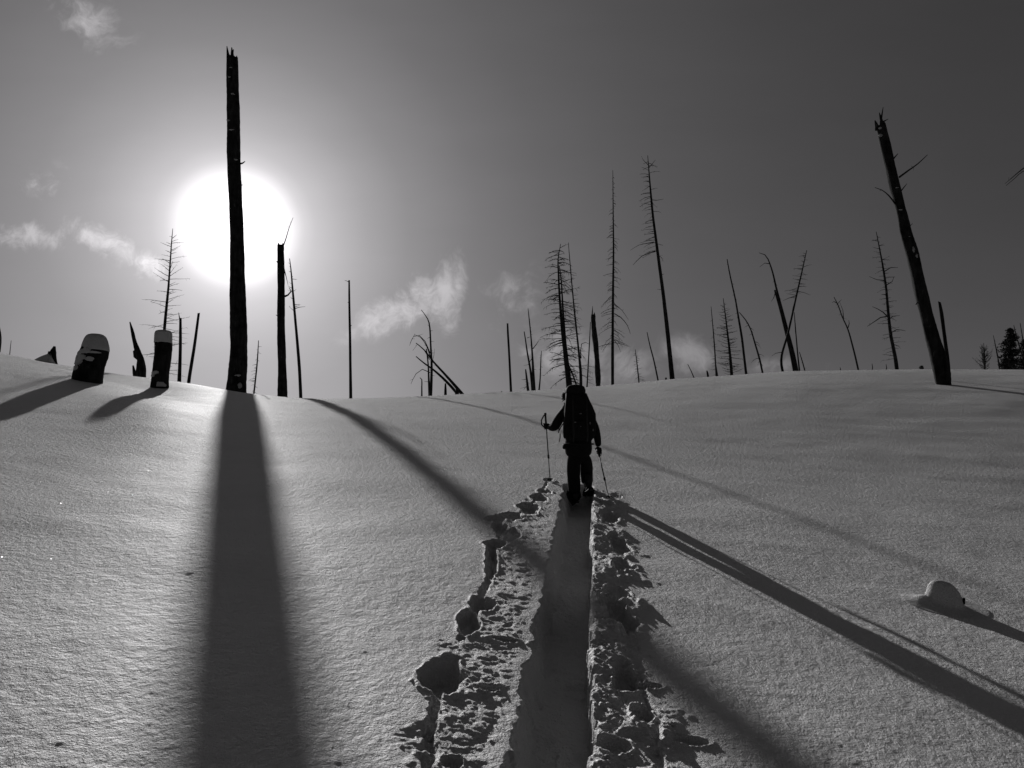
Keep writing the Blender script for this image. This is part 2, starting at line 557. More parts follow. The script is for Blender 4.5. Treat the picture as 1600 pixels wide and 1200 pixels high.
# ------------------------------------------------------------------ mesh helpers
class MB:
    def __init__(s):
        s.v = []
        s.f = []

    def tube(s, pts, rad, n=8, wob=0.0, cap=True, flat=1.0, seed=None, jag=0.0):
        """a tapered tube along pts; wob roughens the radius, jag splinters the top"""
        rng = random.Random(seed if seed is not None else len(s.v) + 13)
        pts = [Vector(p) for p in pts]
        base = len(s.v)
        prev = None
        ph = [rng.random() * 6.28 for _ in range(6)]
        for i, p in enumerate(pts):
            d = (pts[min(i + 1, len(pts) - 1)] - pts[max(i - 1, 0)])
            if d.length < 1e-9:
                d = Vector((0, 0, 1))
            d.normalize()
            if prev is None:
                a = Vector((1, 0, 0)) if abs(d.x) < .9 else Vector((0, 1, 0))
                a = (a - d * a.dot(d)).normalized()
            else:
                a = (prev - d * prev.dot(d)).normalized()
            prev = a
            b = d.cross(a)
            for j in range(n):
                t = 2 * math.pi * j / n
                r = rad[i]
                if wob:
                    r *= 1 + wob * (.5 * math.sin(3 * t + ph[0] + i * .13) + .35 * math.sin(5 * t + ph[1] - i * .21)
                                    + .5 * (rng.random() - .5) + .3 * math.sin(2 * t + ph[2] + i * .45))
                q = p + a * (math.cos(t) * r) + b * (math.sin(t) * r * flat)
                if jag and i == len(pts) - 1:
                    q += d * (jag * (rng.random() ** 2))
                s.v.append(tuple(q))
        L = len(pts)
        for i in range(L - 1):
            for j in range(n):
                k = (j + 1) % n
                s.f.append((base + i * n + j, base + i * n + k, base + (i + 1) * n + k, base + (i + 1) * n + j))
        if cap:
            s.f.append(tuple(base + j for j in reversed(range(n))))
            if jag:
                c = len(s.v)
                s.v.append(tuple(pts[-1] - (pts[-1] - pts[-2]).normalized() * jag * .25))
                for j in range(n):
                    s.f.append((base + (L - 1) * n + j, base + (L - 1) * n + (j + 1) % n, c))
            else:
                s.f.append(tuple(base + (L - 1) * n + j for j in range(n)))
        return s

    def ball(s, c, rx, ry, rz, nu=10, nv=7, rough=0.0, seed=1, axis=None):
        rng = random.Random(seed)
        base = len(s.v)
        c = Vector(c)
        M = axis or Matrix.Identity(3)
        ph = [rng.random() * 6.28 for _ in range(4)]
        for i in range(nv + 1):
            th = math.pi * i / nv
            for j in range(nu):
                t = 2 * math.pi * j / nu
                k = 1 + rough * (math.sin(3 * t + ph[0] + 2 * th) * .5 + math.sin(4 * th + ph[1] + t) * .5 + (rng.random() - .5))
                q = Vector((rx * math.sin(th) * math.cos(t) * k, ry * math.sin(th) * math.sin(t) * k, rz * math.cos(th) * k))
                s.v.append(tuple(c + M @ q))
        for i in range(nv):
            for j in range(nu):
                k = (j + 1) % nu
                s.f.append((base + i * nu + j, base + (i + 1) * nu + j, base + (i + 1) * nu + k, base + i * nu + k))
        return s

    def rbox(s, c, hx, hy, hz, M=None, taper=(1, 1), seg=4, e=.35):
        """a soft box (superellipse stack)"""
        base = len(s.v)
        c = Vector(c)
        M = M or Matrix.Identity(3)
        nu = 20
        nv = 10
        for i in range(nv + 1):
            w = math.pi * (i / nv - .5)
            cz = math.copysign(abs(math.sin(w)) ** e, math.sin(w))
            cr = abs(math.cos(w)) ** e
            k = taper[0] + (taper[1] - taper[0]) * (cz * .5 + .5)
            for j in range(nu):
                t = 2 * math.pi * j / nu
                qx = math.copysign(abs(math.cos(t)) ** e, math.cos(t)) * hx * cr * k
                qy = math.copysign(abs(math.sin(t)) ** e, math.sin(t)) * hy * cr
                s.v.append(tuple(c + M @ Vector((qx, qy, cz * hz))))
        for i in range(nv):
            for j in range(nu):
                k = (j + 1) % nu
                s.f.append((base + i * nu + j, base + i * nu + k, base + (i + 1) * nu + k, base + (i + 1) * nu + j))
        return s

    def build(s, name, mat, parent=None, smooth=True, origin=None):
        me = bpy.data.meshes.new(name)
        o = bpy.data.objects.new(name, me)
        vs = s.v
        if origin is not None:
            ox, oy, oz = origin
            vs = [(x - ox, y - oy, z - oz) for x, y, z in vs]
            o.location = origin
        me.from_pydata(vs, [], s.f)
        me.materials.append(MATS[mat] if isinstance(mat, str) else mat)
        if smooth:
            me.polygons.foreach_set('use_smooth', [True] * len(me.polygons))
        me.update()
        C.objects.link(o)
        if parent:
            o.parent = parent
            if origin is None:
                o.matrix_parent_inverse = Matrix.Translation(-Vector(parent.location))
        return o


def tag(o, label=None, cat=None, group=None, kind=None):
    if label:
        o['label'] = label
    if cat:
        o['category'] = cat
    if group:
        o['group'] = group
    if kind:
        o['kind'] = kind
    return o


def thing(name, loc, label, cat, group=None):
    o = bpy.data.objects.new(name, None)
    o.empty_display_size = .2
    C.objects.link(o)
    o.location = loc
    return tag(o, label, cat, group)


# ------------------------------------------------------------------ snowfield mesh
def build_snowfield():
    fine = np.arange(-40.0, 40.001, .088)
    step, a = .1, 40.0
    side = []
    while a < 180:
        step = min(step * 1.22, 5.0)
        a += step
        side.append(a)
    side = np.array(side)
    side = side[side < 176]
    ang = np.radians(np.concatenate([-side[::-1], fine, side, [180.0]]))
    rs = [0.15, .35, .6, .9, 1.2, 1.6, 2.0, 2.4, 2.8, 3.2]
    r = 3.5
    while r < 70:
        rs.append(r)
        r += min(max(.011, r * r * .00042), .35)
    while r < 4000:
        rs.append(r)
        r *= 1.12
    rs = np.array(rs)
    A, RR = np.meshgrid(ang, rs)
    X = RR * np.sin(A)
    Y = RR * np.cos(A)
    dr = np.gradient(rs)[:, None] * np.ones_like(A)
    da = RR * np.gradient(ang)[None, :]
    spc = np.maximum(dr, np.abs(da))
    Z = hill(X.ravel(), Y.ravel()) + detail(X.ravel(), Y.ravel(), spc.ravel())
    nr, na = X.shape
    co = np.stack([X.ravel(), Y.ravel(), Z], 1)
    co = np.vstack([co, [[0, 0, gz(0, 0.01)]]])
    idx = np.arange(nr * na).reshape(nr, na)
    nxt = np.roll(idx, -1, axis=1)
    q = np.stack([idx[:-1], nxt[:-1], nxt[1:], idx[1:]], -1).reshape(-1, 4)[:, ::-1]
    tri = np.stack([np.full(na, nr * na), nxt[0], idx[0]], -1)
    nq, ntr = len(q), len(tri)
    me = bpy.data.meshes.new('snowfield')
    me.vertices.add(len(co))
    me.vertices.foreach_set('co', co.astype(np.float32).ravel())
    loops = np.concatenate([q.ravel(), tri.ravel()]).astype(np.int32)
    me.loops.add(len(loops))
    me.loops.foreach_set('vertex_index', loops)
    me.polygons.add(nq + ntr)
    starts = np.concatenate([np.arange(nq) * 4, nq * 4 + np.arange(ntr) * 3]).astype(np.int32)
    me.polygons.foreach_set('loop_start', starts)
    me.update(calc_edges=True)
    me.polygons.foreach_set('use_smooth', np.ones(nq + ntr, bool))
    me.materials.append(snow)
    me.update()
    o = bpy.data.objects.new('snowfield', me)
    C.objects.link(o)
    tag(o, 'wide wind-rippled snow slope with a trodden trench up its middle', kind='structure')
    print('snowfield', len(co), 'verts')
    return o


build_snowfield()


# ------------------------------------------------------------------ trees
def resample(path, step):
    """path of (u, v, w) photo points -> denser, Catmull-Rom smoothed"""
    out = []
    n = len(path)
    for i in range(n - 1):
        p0 = path[max(i - 1, 0)]
        p1 = path[i]
        p2 = path[i + 1]
        p3 = path[min(i + 2, n - 1)]
        L = math.hypot(p2[0] - p1[0], p2[1] - p1[1])
        k = max(1, int(L / step))
        for j in range(k):
            t = j / k
            q = []
            for a in range(3):
                q.append(.5 * (2 * p1[a] + (p2[a] - p0[a]) * t + (2 * p0[a] - 5 * p1[a] + 4 * p2[a] - p3[a]) * t * t
                               + (3 * p1[a] - p0[a] - 3 * p2[a] + p3[a]) * t ** 3))
            out.append(tuple(q))
    out.append(path[-1])
    return out


def trunk_points(path, D, step=6, root=.35):
    """base first.  Returns 3-D points and radii, run down into the snow"""
    pp = resample(path, step)
    pts, rad = [], []
    for (u, v, w) in pp:
        pts.append(P(u, v, D))
        rad.append(max(w, .5) * .5 * D / FPX)
    g = gz(pts[0].x, pts[0].y) - root
    extra = []
    if pts[0].z > g:
        n = max(1, int((pts[0].z - g) / .6))
        for i in range(n, 0, -1):
            extra.append(Vector((pts[0].x, pts[0].y, pts[0].z + (g - pts[0].z) * i / n)))
    pts = extra + pts
    rad = [rad[0] * 1.05] * len(extra) + rad
    return pts, rad


def limb(mb, rng, start, dirv, L, r0, droop=.4, curl=.0, twigs=6, tl=.3, n=4, up=0.0):
    """one branch with its side twigs"""
    d = dirv.normalized()
    pts = [start]
    k = 6
    p = start.copy()
    for i in range(k):
        d = (d + Vector((rng.uniform(-.12, .12), rng.uniform(-.12, .12), -droop / k + up * i / k * .5 + rng.uniform(-.08, .08)))).normalized()
        p = p + d * (L / k)
        pts.append(p.copy())
    mb.tube(pts, [r0 * (1 - .8 * i / k) for i in range(k + 1)], n, cap=False, seed=rng.randint(0, 9999))
    for i in range(twigs):
        t = rng.uniform(.2, 1.0)
        a = t * k
        i0 = min(int(a), k - 1)
        q = pts[i0].lerp(pts[i0 + 1], a - i0)
        fwd = (pts[i0 + 1] - pts[i0]).normalized()
        side = Vector((rng.uniform(-1, 1), rng.uniform(-1, 1), rng.uniform(-.9, .5))).normalized()
        dd = (fwd * .8 + side * .8).normalized()
        l = L * tl * rng.uniform(.4, 1.1) * (1.15 - .6 * t)
        m1 = q + dd * l * .5
        m2 = m1 + (dd + Vector((0, 0, -droop * .3))).normalized() * l * .5
        mb.tube([q, m1, m2], [r0 * .42, r0 * .34, r0 * .16], 3, cap=False)


def make_tree(name, label, path, D, mat='charred_bark', cat='dead tree', group=None, n=8, wob=.08, branches=None, jag=0.0,
              spikes=(), limbs=(), step=6, extra=(), seed=0, cast_base=False, bark=True):
    """path: photo points (u, v, width px) from the base up, standing at depth D"""
    rng = random.Random(seed * 31 + int(path[0][0]))
    if path[0][0] > 1000 and D > 40:
        D *= 1.9                    # the stand at right is well beyond the crest
    if cast_base:
        hit = cast(path[0][0], path[0][1])
        if hit:
            D = hit[1]
    px = D / FPX
    pts, rad = trunk_points(path, D, step)
    base = Vector((pts[0].x, pts[0].y, gz(pts[0].x, pts[0].y)))
    root = thing(name, base, label, cat, group)
    mb = MB()
    mb.tube(pts, rad, n, wob=wob, seed=rng.randint(0, 9999), jag=jag * px)
    for (u, v, w, u2, v2) in spikes:            # splinters left standing on a broken top
        mb.tube([P(u, v + 6, D), P(u, v, D), P((u + u2) / 2, (v + v2) / 2, D), P(u2, v2, D)],
                [w * .5 * px, w * .5 * px, w * .36 * px, w * .10 * px], 5, wob=.15, seed=rng.randint(0, 9999), flat=.5)
    mb.build('trunk', mat, root)
    for ex in extra:                            # further stems of the same tree
        p2, r2 = trunk_points(ex, D + .3, step)
        MB().tube(p2, r2, 6, wob=wob, seed=rng.randint(0, 999)).build('stem', mat, root)
    for lb in limbs:                            # limbs read off one by one: [(u, v)...], width, depth swing
        ppx, w, dy = lb
        rs = resample([(a, b, 0) for a, b in ppx], 7)
        L = len(rs)
        b = MB()
        b.tube([P(a, c, D + dy * i / max(1, L - 1)) for i, (a, c, _) in enumerate(rs)],
               [w * .5 * px * (1 - .7 * i / max(1, L - 1)) for i in range(L)], 5, wob=.12, seed=rng.randint(0, 9999))
        if L > 4:
            for q in range(max(2, L // 3)):
                i = rng.randint(1, L - 2)
                a, c, _ = rs[i]
                s_ = P(a, c, D + dy * i / (L - 1))
                dd = Vector((rng.uniform(-1, 1), rng.uniform(-.6, .6), rng.uniform(-.7, .7))).normalized()
                l = rng.uniform(2.5, 7) * px
                b.tube([s_, s_ + dd * l], [w * .16 * px, w * .08 * px], 3, cap=False)
        b.build('branch', 'dead_branch_wood', root)
    if branches:
        B = dict(v0=path[-1][1], v1=path[0][1] - 30, n=30, l0=6, l1=22, droop=.5, elev=.0, left=.5, w=1.0, twigs=6, tl=.35, prof=1.0, up=0, split=True)
        B.update(branches)
        pp = resample(path, 2)
        small = MB()
        for i in range(B['n']):
            t = (i + rng.random()) / B['n']
            v = B['v0'] + (B['v1'] - B['v0']) * t
            cpt = min(pp, key=lambda q: abs(q[1] - v))
            st = P(cpt[0], cpt[1], D)
            lp = (B['l0'] + (B['l1'] - B['l0']) * (t ** B['prof'])) * rng.uniform(.35, 1.15)
            sgn = -1 if rng.random() < B['left'] else 1
            az = rng.uniform(-1.0, 1.0)
            dv = Vector((sgn * math.cos(az), math.sin(az), B['elev'] * (1 - t) + rng.uniform(-.28, .28) + (B.get('elev1', B['elev'])) * t))
            L = lp * px
            tgt = small if (lp < 11 or not B['split']) else MB()
            limb(tgt, rng, st, dv, L, B['w'] * .5 * px * rng.uniform(.7, 1.2), B['droop'] * rng.uniform(.2, 1.6), twigs=B['twigs'] if lp > 7 else max(0, B['twigs'] // 3), tl=B['tl'], up=B['up'])
            if tgt is not small:
                tgt.build('branch', 'dead_branch_wood', root)
        if small.v:
            tag(small.build('twigs', 'dead_branch_wood', root), kind='stuff')
    return root


# --- the two great snags
snag_a = make_tree('burnt_snag', 'tallest thick charred snag standing in front of the sun with a splintered top',
          [(369, 618, 33), (370, 600, 30), (371, 580, 28), (372.5, 540, 26), (372.5, 490, 25.5), (371, 430, 23), (370.5, 380, 21.5), (368, 320, 20.5), (366, 255, 21),
           (364.5, 190, 20.5), (363.5, 140, 19.5), (363, 92, 18)], 49, n=20, wob=.07, cat='dead tree', step=4, jag=7,
          spikes=[(357, 93, 6, 354.5, 72), (363, 92, 7, 362, 74), (361, 92, 5, 365, 77), (369, 95, 6, 370, 87)],
          limbs=[([(374, 256), (379, 255), (383, 252)], 4, .1), ([(378, 289), (382, 289)], 2, 0), ([(359, 222), (355, 219)], 2, 0)], seed=1)
SNAG_B_D = cast(1473.5, 600)[1]
snag_b = make_tree('burnt_snag', 'thick charred snag leaning left at the right side with one long bare limb',
          [(1473.5, 600, 22), (1471, 580, 24), (1464, 550, 23), (1457, 525, 20), (1450, 500, 19), (1437, 450, 19), (1426, 400, 18.5), (1416, 365, 17),
           (1409, 332, 15), (1398, 290, 16), (1386, 240, 16), (1376, 198, 16)], 27, n=18, wob=.09, step=4, jag=8, cast_base=True,
          spikes=[(1379, 196, 7, 1374, 176), (1370, 198, 7, 1367, 188), (1376, 190, 3.5, 1380, 167)],
          limbs=[([(1405, 277), (1420, 266), (1434, 256), (1449, 242)], 3.2, .4), ([(1399, 319), (1389, 306), (1378, 297), (1367, 293)], 3.2, -.3),
                 ([(1395, 249), (1403, 240)], 3, .1), ([(1408, 298), (1417, 287)], 2.5, .1), ([(1380, 190), (1388, 186)], 2.5, 0),
                 ([(1394, 268), (1389, 264)], 2, 0), ([(1420, 355), (1426, 349)], 2, 0), ([(1431, 476), (1436, 468)], 2, 0)], seed=2)
make_tree('snag_post', 'straight bare post standing close behind the leaning charred snag',
          [(1482, 578, 5.5), (1480, 560, 6), (1475, 520, 5.5), (1471, 490, 5.5), (1468, 473, 4)], 36, mat='charred_bark', jag=3, n=8, seed=3)



def caught(root, D, spots):
    px = D / FPX
    for (u, v, ru, rv, off) in spots:
        c = P(u, v, D) + Vector((0, -off * px, 0))
        m = MB()
        m.ball(c, ru * .9 * px, 1.6 * px, rv * .8 * px, 14, 9, rough=.35, seed=int(u * 7 + v))
        m.build('snow_patch', 'rime', root)


caught(snag_a, 49, [(362, 125, 3, 1.3, 9), (366, 151, 4, 1.4, 9), (360, 192, 3.2, 1.2, 9.5), (365, 207, 4, 1.4, 10), (371, 253, 4, 1.2, 9), (375, 588, 6.5, 2.2, 13.5), (379, 604, 4, 5, 13), (364, 110, 2, 1, 9)])
caught(snag_b, SNAG_B_D, [(1373, 214, 3.2, 2.6, 6.5), (1372, 203, 2.6, 2.2, 6.5), (1398, 296, 2.6, 1.2, 7), (1404, 330, 3, 1.2, 7), (1423, 392, 2.4, 5, 8.5), (1428, 402, 2, 4, 8.5), (1417, 372, 2, 1.2, 7.5)])

# --- left group
make_tree('dead_conifer', 'slender dead conifer with fine up-swept branches behind the snow-capped round post stump',
          [(251, 602, 6), (254, 560, 5.6), (257, 512, 5), (260, 480, 4.4), (263, 450, 3.6), (266, 410, 2.6), (268, 380, 1.8), (270, 357, .8)], 62,
          mat='dead_branch_wood', n=6, seed=4,
          branches=dict(v0=368, v1=590, n=70, l0=10, l1=42, droop=.1, elev=.5, elev1=.1, left=.40, w=1.15, twigs=4, tl=.2, prof=.45))
make_tree('bare_pole_tree', 'bare pole tree beside the snow-capped round post, with a thin splinter on its top',
          [(280, 603, 6), (281.5, 560, 5.2), (282, 530, 4.8), (282, 497, 4)], 60, mat='charred_bark', n=7, seed=5, spikes=[(281, 500, 2.5, 279, 488)])
make_tree('bare_pole_tree', 'bare pole tree bending right, between the forked pole and the tallest snag',
          [(294, 606, 5.5), (296, 590, 5.2), (300, 565, 5), (304, 540, 4.6), (308, 510, 4.2), (310.5, 490, 4)], 60, mat='charred_bark', n=7, seed=6, jag=2)
make_tree('burnt_snag', 'jagged pointed snag with a broken prong between the two snow-capped stumps',
          [(219, 595, 17), (219.5, 583, 16), (220, 572, 13.5), (219, 560, 10), (214, 546, 8.5), (210, 532, 6), (207, 518, 4.5), (203, 503, 1.6)], 56,
          n=10, wob=.16, seed=7, step=3, limbs=[([(213, 594), (210, 582), (208, 571)], 8, -.1), ([(216, 560), (211, 557), (209.5, 549), (213, 545)], 6, -.1)])
make_tree('dead_sapling', 'small twiggy dead sapling just right of the tallest snag base',
          [(396, 621, 3), (399, 595, 2.6), (402, 565, 2.2), (404, 532, 1.2)], 40, mat='dead_branch_wood', n=5, seed=8,
          branches=dict(v0=540, v1=618, n=22, l0=5, l1=13, droop=.5, elev=.0, w=.9, twigs=2))
make_tree('burnt_snag', 'second tallest charred snag right of the sun with a thin limb rising from its top',
          [(441.5, 624, 15.5), (441.5, 600, 14), (441, 575, 13), (440, 540, 12.5), (439, 500, 12), (439, 450, 11.5), (439, 410, 11), (438.5, 384, 10)], 52, n=14, wob=.1,
          jag=5, step=4, seed=9, spikes=[(436, 386, 5, 434.5, 379), (442, 386, 4, 442.5, 380)],
          limbs=[([(442, 386), (447, 372), (452, 355), (458, 340)], 2.0, .5), ([(445, 463), (450, 461), (455, 455), (452, 450)], 3.5, .3), ([(435, 494), (431, 492)], 3, 0),
                 ([(434, 410), (432, 408)], 3, 0), ([(444, 420), (447, 432), (450, 445)], 1.8, .3)])
make_tree('bare_pole_tree', 'thin dead tree with a twiggy top leaning against the second tallest snag',
          [(470, 626, 5.5), (468, 580, 5), (465, 540, 4.6), (461, 495, 4), (457.5, 455, 3.2), (455, 425, 2.2), (452.5, 404, 1.2)], 40, mat='dead_branch_wood', n=6, seed=10,
          branches=dict(v0=408, v1=490, n=15, l0=6, l1=12, droop=-.3, elev=.3, w=1.0, twigs=3),
          limbs=[([(461, 482), (468, 480), (477, 479)], 1.4, .3)])
make_tree('bare_pole_tree', 'lone straight bare pole with a tiny crook on top, right of the sun',
          [(548, 624, 4.8), (547.5, 580, 4.4), (547, 530, 4.0), (546, 480, 3.5), (545.5, 438, 2.6)], 54, mat='charred_bark', n=7, seed=11,
          limbs=[([(545.5, 441), (542, 439), (538.5, 438)], 1.4, .2), ([(546, 474), (543, 472)], 1.6, 0), ([(547, 510), (550, 508)], 1.4, 0)])
make_tree('dead_tree', 'curved dead stem cut by the left edge of the photo', [(-1, 552, 3), (1, 535, 3), (.5, 520, 2.6), (-3, 505, 2)], 46, mat='dead_branch_wood', n=6, seed=12)
make_tree('dead_sapling', 'tiny leaning twig on the crest near the left edge of the photo', [(15, 556, 1.4), (16, 545, 1.2), (17.5, 532, .8)], 46, mat='dead_branch_wood', n=4, seed=13)

# --- middle group
make_tree('dead_tree', 'drooping dead tree with an arched crown leaning over, left of the fallen logs',
          [(673, 620, 5), (674, 600, 4.4), (674.5, 570, 3.6), (673, 540, 3), (671.5, 512, 2.4), (668, 498, 1.6), (658, 484, .8)], 50, mat='dead_branch_wood', n=6, seed=14,
          extra=[[(671, 620, 3.5), (670, 595, 3), (669, 570, 2.4), (666, 545, 1.6)]],
          branches=dict(v0=500, v1=600, n=12, l0=4, l1=9, droop=.3, elev=.2, w=.9, twigs=2),
          limbs=[([(673, 560), (666, 540), (657, 527), (648, 523), (641, 536)], 1.8, .6), ([(672, 552), (664, 533), (655, 524), (646, 526), (640, 540)], 1.5, -.8),
                 ([(672, 582), (660, 577), (650, 584), (642, 600)], 1.6, -.5), ([(671, 562), (662, 546), (652, 538), (645, 548)], 1.5, .3),
                 ([(673, 597), (663, 596)], 1.2, 0), ([(674, 570), (678, 555), (679, 545)], 1.2, .2)])
make_tree('fallen_log', 'upper leaning log propped against the drooping dead tree',
          [(725, 619, 5.5), (712, 604, 5), (697, 587, 4), (677, 565, 3.2), (663, 547, 2.2), (650, 536, 1.4)], 49, mat='charred_bark', cat='log', group='leaning logs', n=7, seed=15,
          branches=dict(v0=545, v1=610, n=7, l0=4, l1=6, w=.9, twigs=1))
make_tree('fallen_log', 'lower leaning log propped beneath the other against the drooping dead tree',
          [(716, 617, 5), (704, 603, 4.5), (690, 589, 4), (676, 577, 3), (662, 567, 2.2), (650, 557, 1.4)], 48.6, mat='charred_bark', cat='log', group='leaning logs', n=7, seed=16,
          branches=dict(v0=562, v1=610, n=6, l0=4, l1=6, w=.9, twigs=1))
make_tree('stump', 'narrow pointed stump left of the foot of the leaning logs', [(696, 620, 4.8), (696, 609, 4), (696, 599, 2.4)], 48, cat='stump', n=7, seed=17)
make_tree('stump', 'low dark stump at the foot of the leaning logs', [(714, 618, 7), (714, 612, 6.4), (713.5, 608, 4)], 46, cat='stump', n=7, wob=.2, seed=18)
make_tree('dead_sapling', 'short thin post with a crook on top, left of the drooping tree', [(659, 620, 2.6), (659, 605, 2.2), (659, 593, 1.8), (656, 590, 1)], 46, mat='dead_branch_wood', n=5, seed=19)
make_tree('dead_sapling', 'tiny bent twig poking from the crest right of the leaning logs', [(783, 616, 1.6), (784, 611, 1.2)], 42, mat='dead_branch_wood', n=4, seed=20,
          limbs=[([(782, 615), (785, 614)], 1.4, 0)])
make_tree('bare_pole_tree', 'straight bare charred pole left of the hiker, with a blunt top',
          [(798.5, 615, 4), (797, 585, 3.8), (795, 545, 3.5), (793.5, 520, 3.2), (793, 506, 2.6)], 85, n=7, seed=21, jag=1.5)
make_tree('dead_tree', 'thin forked dead tree with a curled tip and stubby branches, left of the hiker',
          [(834.5, 612, 5.5), (833.5, 590, 4.6), (832, 558, 3.2), (829.5, 525, 2.2), (826.5, 495, 1.6), (825, 482, .9)], 92, mat='dead_branch_wood', n=6, seed=22,
          extra=[[(832, 612, 4), (829, 580, 3.4), (824, 551, 2.6), (821, 530, 2), (819, 518, 1.4)]],
          limbs=[([(832.5, 545), (838, 538), (842, 532)], 1.6, .2), ([(831, 560), (825, 570), (818, 571)], 1.2, .2), ([(824, 528), (829, 526)], 1.3, .2)],
          branches=dict(v0=495, v1=590, n=10, l0=3, l1=6, w=.8, twigs=1))
make_tree('stump', 'leaning spike stump with twigs, left of the thin forked tree', [(825.5, 612, 4.2), (823.5, 595, 3.4), (821.3, 577, 2)], 88, cat='stump', n=6, seed=23,
          branches=dict(v0=590, v1=606, n=7, l0=9, l1=13, droop=.7, elev=.2, left=.9, w=.9, twigs=3))
make_tree('dead_sapling', 'thin pale sapling right of the forked tree, left of the dense conifer', [(842, 611, 3), (844, 590, 2.4), (845, 563, 1.9), (846, 548, .9)], 88, mat='dead_branch_wood', n=5, seed=24,
          branches=dict(v0=550, v1=580, n=5, l0=4, l1=6, w=.8, twigs=1))
make_tree('dead_conifer', 'densely branched dead conifer with a double trunk directly behind the hiker',
          [(889, 610, 8), (887, 590, 7.2), (884, 565, 6.5), (881.5, 540, 5.8), (879, 520, 5.2), (876, 485, 4.4), (874, 458, 3.6), (872.5, 425, 2.8), (872, 405, 2), (876, 381, .9)], 112,
          mat='charred_bark', n=8, seed=25, extra=[[(893, 610, 4), (889, 580, 4), (884, 540, 3.6), (880, 490, 3.2), (877, 440, 2.2), (874, 415, 1.2)],
                                                   [(903, 610, 3), (896, 588, 2.4), (886, 565, 2)]],
          branches=dict(v0=388, v1=596, n=120, l0=16, l1=44, droop=.7, elev=.3, elev1=.0, left=.5, w=1.5, twigs=8, tl=.3, prof=.55))
make_tree('dead_conifer', 'tall thin nearly bare conifer just right of the dense one behind the hiker',
          [(907.5, 608, 5), (907, 580, 4.4), (903.5, 542, 3.2), (899, 500, 2.8), (895, 460, 2.2), (891, 415, 1.6), (888, 379, .8)], 108, mat='charred_bark', n=7, seed=26,
          branches=dict(v0=420, v1=560, n=34, l0=8, l1=15, droop=.3, elev=.05, left=.4, w=.9, twigs=3, tl=.25),
          limbs=[([(908, 560), (907, 548), (909, 537), (915, 535), (921, 538)], 2, .2)])
make_tree('dead_sapling', 'thin crooked stem between the nearly bare conifer and the short charred snag', [(917, 606, 2.6), (919, 570, 2.2), (921, 535, 1.8), (922.5, 503, 1.2)], 98,
          mat='dead_branch_wood', n=5, seed=27, branches=dict(v0=570, v1=600, n=7, l0=5, l1=12, droop=.6, left=.1, w=.8, twigs=2))
make_tree('burnt_snag', 'short ragged charred snag with a splinter top, above the hiker to the right',
          [(934.5, 609, 7), (934, 590, 8), (932.5, 563, 8), (931, 540, 8), (929, 523, 8.4), (927.5, 505, 7.4), (926.5, 493, 6)], 96, n=10, wob=.2, jag=2, step=3, seed=28,
          spikes=[(925, 494, 2.5, 926, 478), (929, 494, 3, 928.5, 488)])
make_tree('dead_sapling', 'tiny broken twig on the snow right of the short ragged snag', [(943, 609, 2.4), (943, 604, 1)], 41, mat='dead_branch_wood', n=4, seed=29,
          limbs=[([(941, 608), (947, 608)], 1.8, 0)])
make_tree('dead_conifer', 'tall slim spire conifer with drooping branches, middle of the ridge',
          [(957, 604, 5), (957, 560, 4.8), (957.5, 500, 4.2), (958, 440, 3.6), (958.5, 387, 2.8), (958, 330, 1.9), (957.5, 266, .8)], 105, mat='charred_bark', n=8, seed=30,
          branches=dict(v0=275, v1=540, n=110, l0=3, l1=32, droop=.9, elev=.1, elev1=-.12, left=.48, w=1.0, twigs=5, tl=.28, prof=1.1),
          limbs=[([(960, 490), (970, 496), (980, 508), (985, 522)], 1.6, .4), ([(960, 475), (972, 485), (982, 500)], 1.4, -.4), ([(960, 532), (966, 540), (970, 550)], 1.2, .2)])
make_tree('dead_conifer', 'tallest ridge conifer leaning left with long branches on its left side only',
          [(1050.5, 595, 8), (1048, 570, 7.4), (1044, 530, 6.8), (1040, 493, 6.4), (1035, 450, 5.8), (1030, 413, 5.2), (1025, 375, 4.6), (1020, 337, 4), (1017, 305, 3.4), (1014.5, 275, 2.4), (1012, 243, .9)],
          47, mat='charred_bark', n=9, seed=31,
          branches=dict(v0=250, v1=400, n=44, l0=13, l1=31, droop=.45, elev=.12, elev1=-.05, left=.88, w=1.1, twigs=5, tl=.28, prof=.5),
          limbs=[([(1024, 393), (1015, 395), (1003, 400), (989, 414)], 1.8, .3), ([(1022, 378), (1012, 380), (998, 383), (985, 391)], 1.4, -.3), ([(1017, 312), (1026, 313), (1037, 311)], 1.4, .2),
                 ([(1014, 262), (1020, 255), (1024, 250)], 1.3, .1), ([(1013, 258), (1005, 250), (1002, 244)], 1.3, .1), ([(1038, 453), (1027, 452)], 1.2, 0), ([(1031, 430), (1038, 428)], 1.4, 0)])
make_tree('dead_sapling', 'small twiggy dead conifer left of the tallest ridge conifer', [(998.5, 600, 2.4), (996, 575, 2), (992.5, 546, .9)], 46, mat='dead_branch_wood', n=5, seed=32,
          branches=dict(v0=552, v1=596, n=26, l0=4, l1=12, droop=.4, elev=0, w=.8, twigs=2, split=False))
make_tree('bare_pole_tree', 'thin bare stem leaning left beside the foot of the tallest ridge conifer', [(1028.5, 596, 2.8), (1022, 565, 2.3), (1015.5, 540, 1.9), (1011, 519, 1.2)], 46,
          mat='dead_branch_wood', n=5, seed=33, branches=dict(v0=525, v1=580, n=7, l0=3, l1=4, w=.8, twigs=0))
make_tree('stump', 'tiny round stump at the foot of the tallest ridge conifer', [(1040.5, 594, 3.5), (1040.5, 590, 2.8)], 44, cat='stump', n=6, seed=34)

